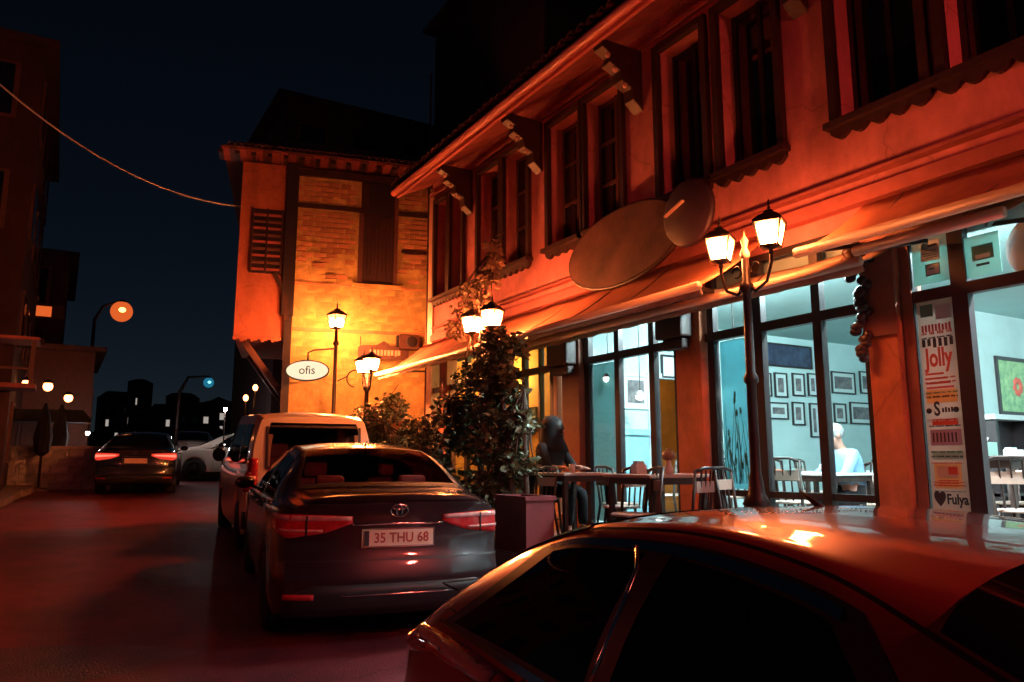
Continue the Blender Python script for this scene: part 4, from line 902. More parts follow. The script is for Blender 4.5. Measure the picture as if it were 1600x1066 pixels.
# downpipe between cafe and stone house
dp = thing('drain_pipe', 'thin tall grey-brown pipe standing at the corner between the two houses', 'pipe', (5.84, 13.2, 0.4))
MB().tube([(0, 0, 0), (0, 0, 8.9)], 0.022, 8).build('pipe', M['sash'], dp)
for z in (1.5, 3.4, 5.3, 7.2): MB().lathe([(0.03, z), (0.03, z+.05)], n=8).build('bracket_ring', M['iron'], dp)
# hanging signs on the cafe wall
sg = thing('oval_wall_sign', 'big plain brown oval sign tilted out over the awning', 'sign', (XF-0.30, 6.85, 4.10))
pl = [(1.02*math.cos(a), 0.47*math.sin(a)) for a in np.linspace(0, 2*PI, 41)[:-1]]
MB().prism(pl, (0.0, 0, 0), (0, 1, 0), (0.12, 0, 0.993), (-1, 0, 0.12), 0.05).build('panel', M['sign_brown'], sg)
MB().tube([(0.12*b-.02, a*1.01, b*1.01) for a, b in pl+[pl[0]]], 0.03, 6, False).build('rim', M['wood'], sg)
MB().bar((0.0, -.6, .2), (.29, -.6, .3), .03).bar((0.0, .6, .2), (.29, .6, .3), .03).build('wall_bracket', M['iron'], sg)
rs = thing('round_wall_sign', 'dark round sign with pale arrow-like strip above the left lantern', 'sign', (XF-0.34, 5.70, 4.17))
MB().lathe([(0.001, -.04), (.33, -.04), (.36, -.02), (.36, .02), (.33, .04), (.001, .04)], (0, 0, 0), 28, 'x').build('disc', M['sign_dark'], rs)
MB().bar((-.05, .30, .03), (-.05, .02, .13), .05, .02).build('pale_strip', M['bar'], rs)
MB().bar((0, 0, .1), (.33, 0, .1), .03).bar((0, 0, -.1), (.33, 0, -.1), .03).build('wall_bracket', M['iron'], rs)
# foliage cloud helper
def leaves(n, boxes, size, seed, droop=0.4):
    rnd = random.Random(seed); b = MB(); vs = []; fs = []
    for _ in range(n):
        c, r = boxes[rnd.randrange(len(boxes))]
        while True:
            p = (rnd.uniform(-1, 1), rnd.uniform(-1, 1), rnd.uniform(-1, 1)); q = p[0]**2+p[1]**2+p[2]**2
            if 0.15 < q < 1: break
        P_ = Vector((c[0]+p[0]*r[0], c[1]+p[1]*r[1], c[2]+p[2]*r[2]))
        a = rnd.uniform(0, 2*PI); d = Vector((math.cos(a), math.sin(a), rnd.uniform(-droop*2, droop))).normalized(); s = size*rnd.choice((.5, .7, .9, 1.0, 1.35))*rnd.uniform(.85, 1.2)
        u = d.cross(Vector((rnd.uniform(-1, 1), rnd.uniform(-1, 1), rnd.uniform(-.2, 1)))).normalized(); w = s*.36; nn_ = d.cross(u)
        k = len(vs); vs += [P_, P_+d*s*.5+u*w+nn_*s*.1, P_+d*s, P_+d*s*.5-u*w+nn_*s*.1, P_+d*s*.5]
        fs += [(k, k+1, k+4), (k+1, k+2, k+4), (k, k+4, k+3), (k+4, k+2, k+3)]
    return b.add(vs, fs)
def plant(name, label, cat, base, stems, boxes, n, size, seed, lm='leaf', group=None):
    t = thing(name, label, cat, base); inv = Matrix.Translation(-Vector(base))
    tr = MB(); rnd = random.Random(seed)
    for st in stems: tr.tube(st[0], st[1], 7)
    for c, r in boxes:
        s0 = min(stems, key=lambda s_: (Vector(s_[0][-1])-Vector(c)).length)[0][-1]
        for _ in range(4):
            e = (c[0]+rnd.uniform(-.7, .7)*r[0], c[1]+rnd.uniform(-.7, .7)*r[1], c[2]+rnd.uniform(-.7, .7)*r[2]); m_ = tuple((s0[i]+e[i])/2+rnd.uniform(-.05, .05) for i in range(3))
            tr.tube([s0, m_, e], [.012, .008, .003], 5)
    for _ in range(14):
        c, r = boxes[rnd.randrange(len(boxes))]; q0 = [c[0], c[1], c[2]]; pts_ = [tuple(q0)]
        for k_ in range(4): q0 = [q0[0]+rnd.uniform(-.07, .07), q0[1]+rnd.uniform(-.12, .12), q0[2]+rnd.uniform(-.06, .14)]; pts_.append(tuple(q0))
        tr.tube(pts_, [.008, .007, .006, .004, .002], 5)
    o = tr.build('stems', M['bark'], t); o.matrix_parent_inverse = inv
    o = leaves(n, boxes, size, seed).build('foliage', M[lm], t); o.matrix_parent_inverse = inv; o['kind'] = 'stuff'
    o = leaves(n//7, boxes, size*.9, seed+100).build('highlight_foliage', M['leaf_pale'], t); o.matrix_parent_inverse = inv; o['kind'] = 'stuff'  # scattered paler leaves paint lamp highlights into the foliage
    return t
bx = []
rnd = random.Random(4)
for i in range(20):
    z = 1.2+i*0.095; yy = 7.45+0.2*math.sin(i*1.3)+(0.2 if z > 2.3 else 0); bx.append(((4.2+rnd.uniform(-.14, .14), yy+rnd.uniform(-.2, .2), z), (0.20, 0.28, 0.17)))
plant('climbing_vine', 'tall dark climbing vine under the double lantern beside the red planter', 'vine', (4.2, 7.2, FZ),
      [([(4.2, 7.2, FZ), (4.22, 7.25, 1.7), (4.15, 7.4, 2.6)], [.05, .04, .02]), ([(4.3, 7.0, FZ), (4.28, 7.05, 1.6), (4.3, 7.1, 2.4)], [.04, .03, .015])], bx, 4300, 0.08, 21)
bx = [((4.3+rnd.uniform(-.12, .12), rnd.uniform(8.1, 9.1), 2.25+rnd.uniform(-.55, .40)), (0.16, 0.25, 0.2)) for i in range(12)]
plant('climbing_vine', 'looser reddish vine spreading left of the tall dark one', 'vine', (4.2, 8.6, FZ), [([(4.2, 8.6, FZ), (4.18, 8.7, 1.6), (4.15, 8.65, 2.4)], [.05, .035, .02])], bx, 2600, 0.07, 22)
bx = [((4.0+rnd.uniform(-.2, .2), rnd.uniform(8.3, 9.9), 1.65+rnd.uniform(-.6, .35)), (0.22, 0.3, 0.24)) for i in range(12)]
plant('leafy_shrub', 'low dense shrub behind the roof of the dark sedan', 'shrub', (4.0, 9.0, FZ), [([(4.0, 9.0, FZ), (4.0, 9.05, 1.3)], [.04, .025]), ([(4.0, 9.6, FZ), (4.0, 9.5, 1.4)], [.03, .02])], bx, 2200, 0.08, 23)
bx = [((4.25+rnd.uniform(-.15, .15), rnd.uniform(10.1, 12.0), 2.2+rnd.uniform(-.7, .3)), (0.2, 0.35, 0.22)) for i in range(12)]
plant('thin_vine', 'thin pale-leaved vine left, near the far small lantern', 'vine', (4.25, 11.0, FZ), [([(4.25, 11.0, FZ), (4.2, 11.0, 1.5), (4.25, 11.1, 2.2)], [.03, .025, .015])], bx, 2600, 0.075, 24)
bx = [((4.9, 9.55, 4.0), (.2, .25, .18)), ((4.95, 9.8, 3.75), (.2, .4, .2)), ((4.9, 9.25, 3.7), (.18, .25, .2)), ((4.95, 9.1, 4.15), (.12, .15, .25)), ((5.0, 9.05, 4.5), (.12, .1, .2)), ((4.95, 10.1, 3.55), (.15, .3, .12))]
plant('climbing_shoot', 'pale leafy shoot reaching up the wall above the vine lantern', 'vine', (4.6, 9.1, 3.0), [([(4.6, 9.1, 3.0), (4.8, 9.2, 3.5), (4.95, 9.1, 4.1), (5.0, 9.05, 4.55)], [.02, .018, .014, .006])], bx, 520, 0.10, 25, 'leaf_pale')
# red planter box
pb = thing('planter_box', 'dark red rectangular planter box at the edge of the terrace', 'planter', (4.05, 6.28, FZ))
b = MB(); b.box(-.25, .25, -.45, -.42, 0, .5).box(-.25, .25, .42, .45, 0, .5).box(-.25, -.22, -.42, .42, 0, .5).box(.22, .25, -.42, .42, 0, .5).box(-.22, .22, -.42, .42, 0, .03); b.build('box', M['redbox'], pb)
MB().box(-.28, -.2, -.48, .48, .5, .54).box(.2, .28, -.48, .48, .5, .54).box(-.2, .2, -.48, -.40, .5, .54).box(-.2, .2, .40, .48, .5, .54).build('rim', M['redbox'], pb)
MB().box(-.22, .22, -.42, .42, .38, .44).build('soil', M['soil'], pb); pb.scale = (.62, .66, 1.0); pb.location = (3.98, 6.58, FZ)
# framed menu board
mb_ = thing('menu_board', 'framed brown menu board standing near the far awning end', 'menu board', tuple(on_x(603, 668, 4.5)), math.radians(-55))
MB().box(-.33, .33, -.02, .02, -.42, .3).build('board', M['brick'], mb_)
MB().box(-.38, -.33, -.03, .03, -.46, .34).box(.33, .38, -.03, .03, -.46, .34).box(-.33, .33, -.03, .03, .3, .345).box(-.33, .33, -.03, .03, -.46, -.42).build('frame', M['bar'], mb_)
for x in (-.355, .355): MB().box(x-.02, x+.02, -.02, .02, -1.35, -.46).build('leg', M['cane'], mb_)
# overhead cable
cb0 = dep(-60, 78, 12.8); cb1 = dep(395, 324, 16.9); pts = []
a0 = Vector(cb0); a1 = Vector(cb1)
for i in range(25):
    f = i/24; p_ = a0.lerp(a1, f); p_.z -= 0.75*4*f*(1-f)*0.85; pts.append(p_)
tag(MB().tube(pts, 0.016, 6).build('overhead_cable', M['cable']), 'single grey cable sagging across the night sky to the oriel', 'cable')

# ================================================================= CARS
def pchip(tab):
    xs = np.array([t[0] for t in tab], float); ys = np.array([t[1] for t in tab], float)
    h = np.diff(xs); d = np.diff(ys)/h; m = np.zeros(len(xs))
    for i in range(1, len(xs)-1):
        if d[i-1]*d[i] > 0: w1 = 2*h[i]+h[i-1]; w2 = h[i]+2*h[i-1]; m[i] = (w1+w2)/(w1/d[i-1]+w2/d[i])
    m[0] = d[0]; m[-1] = d[-1]
    def f(x):
        x = min(max(x, xs[0]), xs[-1]); i = int(min(np.searchsorted(xs, x, side='right')-1, len(xs)-2)); t = (x-xs[i])/h[i]
        return (2*t**3-3*t**2+1)*ys[i]+(t**3-2*t**2+t)*h[i]*m[i]+(-2*t**3+3*t**2)*ys[i+1]+(t**3-t**2)*h[i]*m[i+1]
    return f
class Car:
    def __init__(s, L, hw, zt, belt, rail, hwr, wheels, wr, zb=0.24, rear=None, front=None, corner=0.16, crown=0.06):
        s.L = L; s.hw = pchip(hw); s.zt = pchip(zt); s.belt = pchip(belt); s.rail = pchip(rail); s.hwr = pchip(hwr); s.wheels = wheels; s.wr = wr; s.zb = zb
        s.rear = rear or pchip([(0, 0), (2, 0)]); s.front = front or pchip([(0, 0), (2, 0)]); s.corner = corner
    def ctrl(s, y):
        hw = s.hw(y); zt = s.zt(y); zb = s.zb+0.10*max(0, 1-y/0.35)**2+0.10*max(0, 1-(s.L-y)/0.35)**2; za = zb; R = s.wr+0.045
        for yw in s.wheels:
            d = abs(y-yw)
            if d < R: za = max(za, s.wr+math.sqrt(R*R-d*d))
        be = min(s.belt(y), zt-0.015); ra = min(s.rail(y), zt-0.004); ra = max(ra, be+0.006); hr = s.hwr(y)
        m1 = za+(be-za)*0.22; m2 = za+(be-za)*0.62
        return [(0, zb), (hw-0.24, zb), (hw-0.24, za), (hw-0.035, za), (hw-0.004, m1), (hw, m2), (hw-0.02, be-0.07*(be-za)), (hw-0.055, be), (hr, ra), (hr-0.10, ra+(zt-ra)*0.55), (hr*0.5, zt-(zt-ra)*0.12), (0, zt)]
    def sec(s, y, q):
        c = s.ctrl(y); i = int(min(max(q, 0), 10.9999)); t = q-i
        if i < 3: a, b = c[i], c[i+1]; return a[0]+(b[0]-a[0])*t, a[1]+(b[1]-a[1])*t
        p0 = c[max(i-1, 3)] ; p1 = c[i]; p2 = c[i+1]; p3 = c[i+2] if i+2 <= 11 else (-c[10][0], c[10][1])
        if i == 7:   # window: nearly straight
            k = 0.03*math.sin(PI*t); return p1[0]+(p2[0]-p1[0])*t+k, p1[1]+(p2[1]-p1[1])*t
        if i in (6, 8): t_ = 0.35
        else: t_ = 0.5
        o = []
        for a in (0, 1):
            m1 = t_*(p2[a]-p0[a]); m2 = t_*(p3[a]-p1[a])
            o.append((2*t**3-3*t**2+1)*p1[a]+(t**3-2*t**2+t)*m1+(-2*t**3+3*t**2)*p2[a]+(t**3-t**2)*m2)
        return o[0], o[1]
    def deform(s, x, y, z):
        f = max(0, 1-y/0.9)**2; g = max(0, 1-(s.L-y)/0.9)**2; hw = 0.9
        return (x, y+f*(s.corner*min(1.2, abs(x)/hw)**3+s.rear(z))-g*(s.corner*1.6*min(1.2, abs(x)/hw)**3+s.front(z)), z)
    def P(s, y, q, side=1):
        if q > 11: q = 22-q; side = -side
        x, z = s.sec(y, q); return Vector(s.deform(side*x, y, z))
    def N(s, y, q, side=1):
        e = 1e-3; a = s.P(y+e, q, side)-s.P(y-e, q, side); b = s.P(y, q+e*4, side)-s.P(y, q-e*4, side); n = a.cross(b)
        if n.length < 1e-12: return Vector((side, 0, 0))
        n.normalize(); c = s.P(y, q, side)-Vector((0, s.P(y, q, side).y, s.zt(y)*0.55)); return n if n.dot(c) > 0 else -n
    QS = [0, 1, 2, 3]+[3+i/3 for i in range(1, 12)]+[7+i/4 for i in range(0, 4)]+[8+i/4 for i in range(0, 12)]+[11]
    def body(s, m, parent, holes=(), dy=0.06):
        qs = sorted(set(round(q, 4) for q in s.QS)); ys = list(np.arange(0, s.L, dy))+[s.L]
        for yw in s.wheels: ys += [yw-s.wr-.044, yw-s.wr-.035, yw+s.wr+.035, yw+s.wr+.044]
        for h in holes:
            if h[0] == 'top': ys += [h[1], h[2]]
        ys = sorted(set(round(float(v), 4) for v in ys)); b = MB(); n = len(qs)
        for side in (1, -1):
            vs = [s.P(y, q, side) for y in ys for q in qs]; fs = []
            for i in range(len(ys)-1):
                for j in range(n-1):
                    ym = (ys[i]+ys[i+1])/2; qm = (qs[j]+qs[j+1])/2; skip = False
                    for h in holes:
                        if h[0] == 'top' and h[1] < ym < h[2] and qm > h[3]: skip = True
                    if not skip: fs.append((i*n+j, i*n+j+1, (i+1)*n+j+1, (i+1)*n+j))
            b.add(vs, fs, True)
            for yy in (0, s.L):   # caps
                lam = np.linspace(0, 1, 12); vs = []; fs = []
                for q in qs:
                    x, z = s.sec(yy, q)
                    for l in lam: vs.append(s.deform(side*x*l, yy, z))
                for j in range(n-1):
                    zmid = (s.sec(yy, qs[j])[1]+s.sec(yy, qs[j+1])[1])/2
                    for k in range(11):
                        xm = s.sec(yy, qs[j])[0]*(lam[k]+lam[k+1])/2; skip = False
                        for h in holes:
                            if h[0] == 'cap' and yy == 0 and h[1] < zmid < h[2] and xm < h[3]: skip = True
                        if not skip: fs.append((j*12+k, j*12+k+1, (j+1)*12+k+1, (j+1)*12+k))
                b.add(vs, fs, True)
        o = b.build('body', m, parent)
        bm = bmesh.new(); bm.from_mesh(o.data); bmesh.ops.remove_doubles(bm, verts=bm.verts, dist=0.0006); bmesh.ops.recalc_face_normals(bm, faces=bm.faces)
        for f in bm.faces: f.smooth = True
        bm.to_mesh(o.data); bm.free()
        try: o.data.set_sharp_from_angle(angle=math.radians(38))
        except Exception: pass
        return o
    def patch(s, name, m, parent, corners, off=0.004, nu=10, nv=6, side=1, thick=0.0):
        # corners: (y,q) a,b,c,d bilinear on the surface
        vs = []; fs = []
        for i in range(nu+1):
            for j in range(nv+1):
                u = i/nu; v = j/nv; y = (1-v)*((1-u)*corners[0][0]+u*corners[1][0])+v*((1-u)*corners[3][0]+u*corners[2][0]); q = (1-v)*((1-u)*corners[0][1]+u*corners[1][1])+v*((1-u)*corners[3][1]+u*corners[2][1])
                vs.append(s.P(y, q, side)+s.N(y, min(q, 10.95) if q <= 11 else max(q, 11.05), side)*off if q <= 11 else s.P(y, q, side)+s.N(y, min(22-q, 10.95), -side)*off)
        for i in range(nu):
            for j in range(nv): k = i*(nv+1)+j; fs.append((k, k+1, k+nv+2, k+nv+1))
        return MB().add(vs, fs, True).build(name, m, parent)
    def xcap(s, z):
        lo, hi = 3.0, 11.0
        best = 0
        for q in np.linspace(3, 11, 60):
            x, zz = s.sec(0, q)
            if zz <= z+1e-6: best = x
        return best
    def rear(s, *a): pass
    def cap(s, u, z, off=0.004):
        """point on the tail: u metres from the middle, running round the corner on to the side"""
        sg_ = 1 if u >= 0 else -1; a = abs(u); X = s._xc(z)
        if a <= X: p = Vector(s.deform(sg_*a, 0, z)); return p+Vector((0, -off, 0))
        y = a-X
        # find q at that height on the section y
        best = None
        for q in np.linspace(4, 8, 33):
            x, zz = s.sec(y, q)
            if best is None or abs(zz-z) < best[0]: best = (abs(zz-z), x)
        p = Vector(s.deform(sg_*best[1], y, z)); return p+Vector((sg_*off, -off*.3, 0))
    def _xc(s, z):
        if not hasattr(s, '_tab'):
            s._tab = [(s.sec(0, q)[1], s.sec(0, q)[0]) for q in np.linspace(4, 11, 120)]
        best = min(s._tab, key=lambda t: abs(t[0]-z)); return best[1]
    def capgrid(s, name, m, parent, poly, off=0.006, n=14, k=5, thick=0.004):
        """poly: list of (u, zlow, zhigh) stations along the tail"""
        vs = []; fs = []
        us = np.linspace(poly[0][0], poly[-1][0], n+1)
        lo = [np.interp(u, [p[0] for p in poly], [p[1] for p in poly]) for u in us] if poly[0][0] < poly[-1][0] else [np.interp(-u, [-p[0] for p in poly], [p[1] for p in poly]) for u in us]
        hi = [np.interp(u, [p[0] for p in poly], [p[2] for p in poly]) for u in us] if poly[0][0] < poly[-1][0] else [np.interp(-u, [-p[0] for p in poly], [p[2] for p in poly]) for u in us]
        for i, u in enumerate(us):
            for j in range(k+1): vs.append(s.cap(u, lo[i]+(hi[i]-lo[i])*j/k, off))
        for i in range(n):
            for j in range(k): a = i*(k+1)+j; fs.append((a, a+1, a+k+2, a+k+1))
        o = MB().add(vs, fs, True).build(name, m, parent)
        if thick: md = o.modifiers.new('thick', 'SOLIDIFY'); md.thickness = thick; md.offset = 0
        return o
def wheel(parent, x, y, r, side, w=0.21):
    t = bpy.data.objects.new('wheel', None); COL.objects.link(t); t.parent = parent; t.location = (x, y, r)
    prof = [(r*.68, -w/2), (r*.93, -w/2), (r, -w/2+.025), (r, w/2-.025), (r*.93, w/2), (r*.68, w/2), (r*.68, -w/2)]
    MB().lathe(prof, n=28, axis='x').build('tyre', M['tyre'], t)
    b = MB(); b.lathe([(r*.66, -w/2+.02), (r*.69, -w/2+.01), (r*.69, w/2-.01), (r*.66, w/2-.02)], n=28, axis='x')
    xo = side*(w/2-.03)
    for k in range(10):
        a = 2*PI*k/10; b.bar((xo, .04*math.cos(a), .04*math.sin(a)), (xo, r*.66*math.cos(a+.1), r*.66*math.sin(a+.1)), .022, .03)
    b.lathe([(.001, xo-.02), (.055, xo-.02), (.055, xo+.015), (.001, xo+.02)], n=14, axis='x'); b.build('rim', M['rim'], t)
    MB().lathe([(.001, 0), (r*.62, 0), (r*.62, .01), (.001, .01)], (-side*.03, 0, 0), 18, 'x').build('brake_disc', M['iron'], t)
def place_car(t, x, y, head, dz=0.0):
    a = math.radians(head); t.location = (x, y, gz(x, y)+dz)
    t.rotation_euler = (math.atan(SL)*math.cos(a-RA), 0, -a)
def sedan(label, paint, x, y, head, plate='35 THU 68', detail=True, lit=False, seethrough=False, dark=False, zscale=1.0, name='parked_car', dy=0.06, logo='oval', style='sedan'):
    t = thing(name, label, 'car', (0, 0, 0))
    c = Car(4.60, [(0, .80), (.12, .845), (.35, .875), (.9, .888), (3.4, .888), (4.1, .86), (4.45, .80), (4.6, .70)],
            [(0, 1.065), (.06, 1.105), (.25, 1.12), (.58, 1.135), (.75, 1.19), (1.2, 1.385), (1.6, 1.45), (2.1, 1.472), (2.5, 1.455), (2.85, 1.385), (3.4, 1.13), (3.62, 1.03), (4.1, .96), (4.45, .83), (4.6, .70)],
            [(0, 1.02), (.5, 1.03), (1.2, 1.0), (2.5, .95), (3.6, .93), (4.2, .85), (4.6, .64)],
            [(0, 1.05), (.58, 1.105), (.75, 1.15), (1.2, 1.325), (1.6, 1.385), (2.1, 1.405), (2.5, 1.385), (2.85, 1.31), (3.4, 1.07), (3.62, .995), (4.1, .93), (4.6, .67)],
            [(0, .68), (.58, .70), (.8, .685), (1.3, .60), (1.8, .575), (2.5, .58), (3.0, .63), (3.5, .70), (3.8, .74), (4.6, .60)],
            (0.98, 3.66), 0.315,
            rear=pchip([(0.2, .10), (.34, .0), (.42, -.035), (.60, -.045), (.66, .0), (.72, .02), (.95, .025), (1.06, .015), (1.11, -.02), (1.2, 0)]), front=pchip([(.2, .05), (.5, 0), (.75, .08)]))
    if style == 'hatch':
        c.zt = pchip([(0, .93), (.08, .97), (.28, 1.07), (.55, 1.22), (.85, 1.35), (1.15, 1.435), (1.6, 1.47), (2.15, 1.462), (2.42, 1.39), (3.0, 1.13), (3.2, 1.04), (3.9, .95), (4.6, .72)])
        c.rail = pchip([(0, .90), (.28, 1.03), (.55, 1.17), (.85, 1.29), (1.15, 1.37), (1.55, 1.40), (1.9, 1.375), (2.2, 1.30), (2.5, 1.22), (3.0, 1.07), (3.2, 1.0), (4.6, .67)])
        c.belt = pchip([(0, .86), (.5, 1.0), (1.2, .99), (2.5, .95), (3.6, .93), (4.2, .85), (4.6, .64)])
        c.hwr = pchip([(0, .66), (.4, .66), (.8, .63), (1.3, .60), (1.7, .58), (2.0, .60), (2.4, .66), (2.9, .72), (3.8, .74), (4.6, .60)])
    pm = M[paint]; holes = [('top', .66, 1.44, 8.55)] if seethrough else []
    c.body(pm, t, holes, dy)
    gm = M['clear_glass'] if seethrough else M['car_glass']
    y0_ = .63 if style == 'sedan' else .24; y1_ = 1.47 if style == 'sedan' else 1.08
    rg_ = c.patch('rear_window', gm, t, ((y0_, 8.30), (y0_, 13.70), (y1_, 13.85), (y1_, 8.15)), 0.005, 24, 10)
    if seethrough:
        for (a, b_) in ((((.62, 8.26), (.62, 13.74), (.70, 13.72), (.70, 8.28)), 0), (((1.42, 8.14), (1.42, 13.86), (1.48, 13.88), (1.48, 8.12)), 0), (((.62, 8.2), (.62, 8.62), (1.48, 8.60), (1.48, 8.1)), 0), (((.62, 13.38), (.62, 13.8), (1.48, 13.9), (1.48, 13.4)), 0)):
            c.patch('window_seal', M['black_plastic'], t, a, 0.008, 16, 6)
    ws0, ws1 = (2.62, 3.56) if style == 'sedan' else (2.18, 3.12)
    c.patch('windshield', M['car_glass'], t, ((ws0, 8.22), (ws0, 13.78), (ws1, 13.7), (ws1, 8.3)), 0.005, 24, 10)
    for sd_ in (1, -1):
        w0, w1, w2, w3, w4 = (1.02, 1.42, 1.98, 2.06, 2.72) if style == 'sedan' else (.62, .98, 1.42, 1.50, 1.98)
        w5 = 3.18 if style == 'sedan' else 2.55
        if style == 'hatch': c.patch('window_surround', M['black_plastic'], t, ((w0-.10, 7.04), (w5+.15, 7.04), (w4+.06, 7.98), (w1-.10, 7.98)), .002, 24, 5, sd_)
        c.patch('side_window', M['car_glass'], t, ((w0, 7.10), (w2, 7.10), (w2, 7.90), (w1, 7.90)), 0.004, 12, 5, sd_)
        c.patch('side_window', M['car_glass'], t, ((w3, 7.10), (w5, 7.10), (w4, 7.88), (w3, 7.90)), 0.004, 12, 5, sd_)
        c.patch('window_trim', M['chrome'], t, ((w0-.12, 7.0), (w5+.17, 7.0), (w5+.17, 7.06), (w0-.10, 7.06)), 0.009, 30, 1, sd_)
        c.patch('window_trim', M['chrome'], t, ((w1-.02, 7.92), (w4+.03, 7.90), (w4+.02, 7.95), (w1-.04, 7.97)), 0.009, 24, 1, sd_)
        c.patch('drip_rail', M['black_plastic'], t, ((1.1, 8.10), (ws0+.2, 8.10), (ws0+.2, 8.17), (1.1, 8.17)), 0.003, 24, 1, sd_)
        c.patch('door_pillar', M['black_plastic'], t, ((w2-.005, 7.08), (w3+.005, 7.08), (w3+.005, 7.92), (w2-.005, 7.92)), 0.007, 2, 5, sd_)
        if style == 'hatch':
            g_ = MB(); g_.tube([tuple(c.P(yy_, q_, sd_)+c.N(yy_, q_, sd_)*.008) for yy_, q_ in ((w2+.02, 7.02), (w2+.025, 7.3), (w2+.02, 7.6), (w2-.0, 7.8), (w2-.05, 7.93))], .006, 6); g_.build('pillar_trim', M['chrome'], t)
        for yy in (1.15, 2.03, 3.12): c.patch('door_gap', M['black_plastic'], t, ((yy, 4.1), (yy+.008, 4.1), (yy+.008, 7.0), (yy, 7.0)), 0.002, 1, 10, sd_)
        for yy in (1.75, 2.72):
            p = c.P(yy, 6.2, sd_); h = MB(); h.tube([tuple(p+Vector((sd_*.005, -.09, 0))), tuple(p+Vector((sd_*.035, -.06, .004))), tuple(p+Vector((sd_*.035, .06, .004))), tuple(p+Vector((sd_*.005, .09, 0)))], .013, 6); h.build('door_handle', M['chrome'], t)
        p = c.P(w5-.16, 7.1, sd_); mr = MB(); mr.ell(tuple(p+Vector((sd_*.13, .03, .06))), .10, .065, .065, 14, 9); mr.build('mirror', pm, t, bevel=0)
        MB().bar(tuple(p), tuple(p+Vector((sd_*.08, .02, .04))), .04, .03).build('mirror_arm', M['black_plastic'], t)
        # tail lamps wrap the corner
        s_ = sd_
        c.capgrid('tail_light', M['lit_tail'] if lit else M['lens_red'], t, [(s_*.34, .925, .975), (s_*.52, .86, .985), (s_*.78, .82, .990), (s_*1.12, .88, .98)], .010, 18, 5)
        if lit: c.capgrid('light_core', M['lit_tail_core'], t, [(s_*.40, .925, .95), (s_*.72, .90, .95), (s_*.95, .88, .95)], .016, 12, 2)
        else: c.capgrid('reversing_lens', M['lens_pale'], t, [(s_*.35, .945, .972), (s_*.6, .945, .982), (s_*1.05, .945, .978)], .016, 14, 2); c.capgrid('indicator_lens', M['lens_pale'], t, [(s_*.55, .865, .882), (s_*.88, .865, .885)], .016, 10, 1); c.capgrid('lens_divider', M['paint_dark'], t, [(s_*.655, .83, .98), (s_*.668, .83, .98)], .020, 1, 4)
        c.capgrid('bumper_reflector', M['lens_red'], t, [(s_*.60, .40, .44), (s_*.80, .40, .44)], .01, 6, 1)
    c.capgrid('bumper_seam', M['black_plastic'], t, [(-.86, .655, .667), (.86, .655, .667)], .003, 30, 1, 0)
    c.capgrid('boot_seam', M['black_plastic'], t, [(-.72, 1.045, 1.052), (.72, 1.045, 1.052)], .003, 24, 1, 0)
    c.capgrid('lower_bumper_shade', M['black_plastic'], t, [(-.80, .27, .42), (-.6, .27, .50), (.6, .27, .50), (.80, .27, .42)], .008, 24, 3); c.capgrid('chrome_strip', M['chrome'], t, [(-.42, .42, .428), (.42, .42, .428)], .014, 12, 1)  # black lower band stands for the shade under the bumper
    c.capgrid('chrome_bar', M['chrome'], t, [(-.34, .905, .92), (0, .912, .927), (.34, .905, .92)], .014, 16, 1)
    # spoiler lip
    c.patch('boot_lip', pm, t, ((.02, 8.2), (.02, 13.8), (.13, 13.8), (.13, 8.2)), .016, 24, 3)
    # plate
    p = c.cap(0, .815, .02); pt = MB().box(-.26, .26, -.006, .006, -.056, .056).build('number_plate', M['plate'], t, (p.x, p.y, p.z)); pt.rotation_euler = (math.radians(-3), 0, 0)
    MB().box(-.275, .275, -.003, .004, -.068, .068).build('plate_frame', M['chrome'] if detail else M['black_plastic'], pt, (0, .008, 0))
    MB().box(-.258, -.222, -.0085, -.0062, -.054, .054).build('plate_band', M['ink'], pt)
    if plate: text('plate_lettering', plate, .098, M['ink_red'] if detail else M['ink'], pt, frame4((.02, -.0075, -.002), (1, 0, 0), (0, 0, 1), (0, -1, 0)), .0008, .92, 'CENTER', .002)
    # emblem: crossed ovals
    p = c.cap(0, 1.012, .012)
    em = MB()
    def ringt(rx, rz, cx=0, cz=0, r=.005): em.tube([(cx+rx*math.cos(a), 0, cz+rz*math.sin(a)) for a in np.linspace(0, 2*PI, 25)], r, 6, False)
    if logo == 'oval': ringt(.066, .045); ringt(.022, .043); ringt(.048, .018, 0, .022)
    else: ringt(.04, .04); ringt(.025, .025)
    eo = em.build('emblem', M['chrome'], t, (p.x, p.y, p.z)); eo.rotation_euler = (math.radians(-6), 0, 0)
    for yw in c.wheels:
        for sd_ in (1, -1): wheel(t, sd_*(.888-.12), yw, .315, sd_)
    if seethrough:
        sb_ = MB(); sb_.box(-.62, .62, .95, 1.05, .62, 1.06)
        sb_.build('rear_bench', M['seat'], t, bevel=.03)
        MB().box(-.66, .66, .60, 3.3, .50, .56).build('cabin_floor', M['black_plastic'], t); MB().box(-.62, .62, .62, .98, .98, 1.02).build('parcel_shelf', M['black_plastic'], t)
        for x_ in (-.36, .36):
            MB().box(x_-.12, x_+.12, 1.02, 1.12, 1.06, 1.21).build('headrest', M['seat'], t, bevel=.03); MB().box(x_-.21, x_+.21, 1.95, 2.07, .6, 1.14).build('front_seat', M['seat'], t, bevel=.04); MB().box(x_-.11, x_+.11, 1.96, 2.05, 1.15, 1.33).build('headrest', M['seat'], t, bevel=.03)
    if detail:
        MB().tube([(0.0, 1.42, 1.45), (0.0, 1.33, 1.50)], [.012, .005], 6).build('roof_aerial', M['black_plastic'], t)
    place_car(t, x, y, head); t.scale = (1, 1, zscale); return t
sedan('near-black sedan parked tail-on in the middle with pale number plate', 'paint_dark', 2.23, 5.50, 8.5, '35 THU 68', seethrough=True)
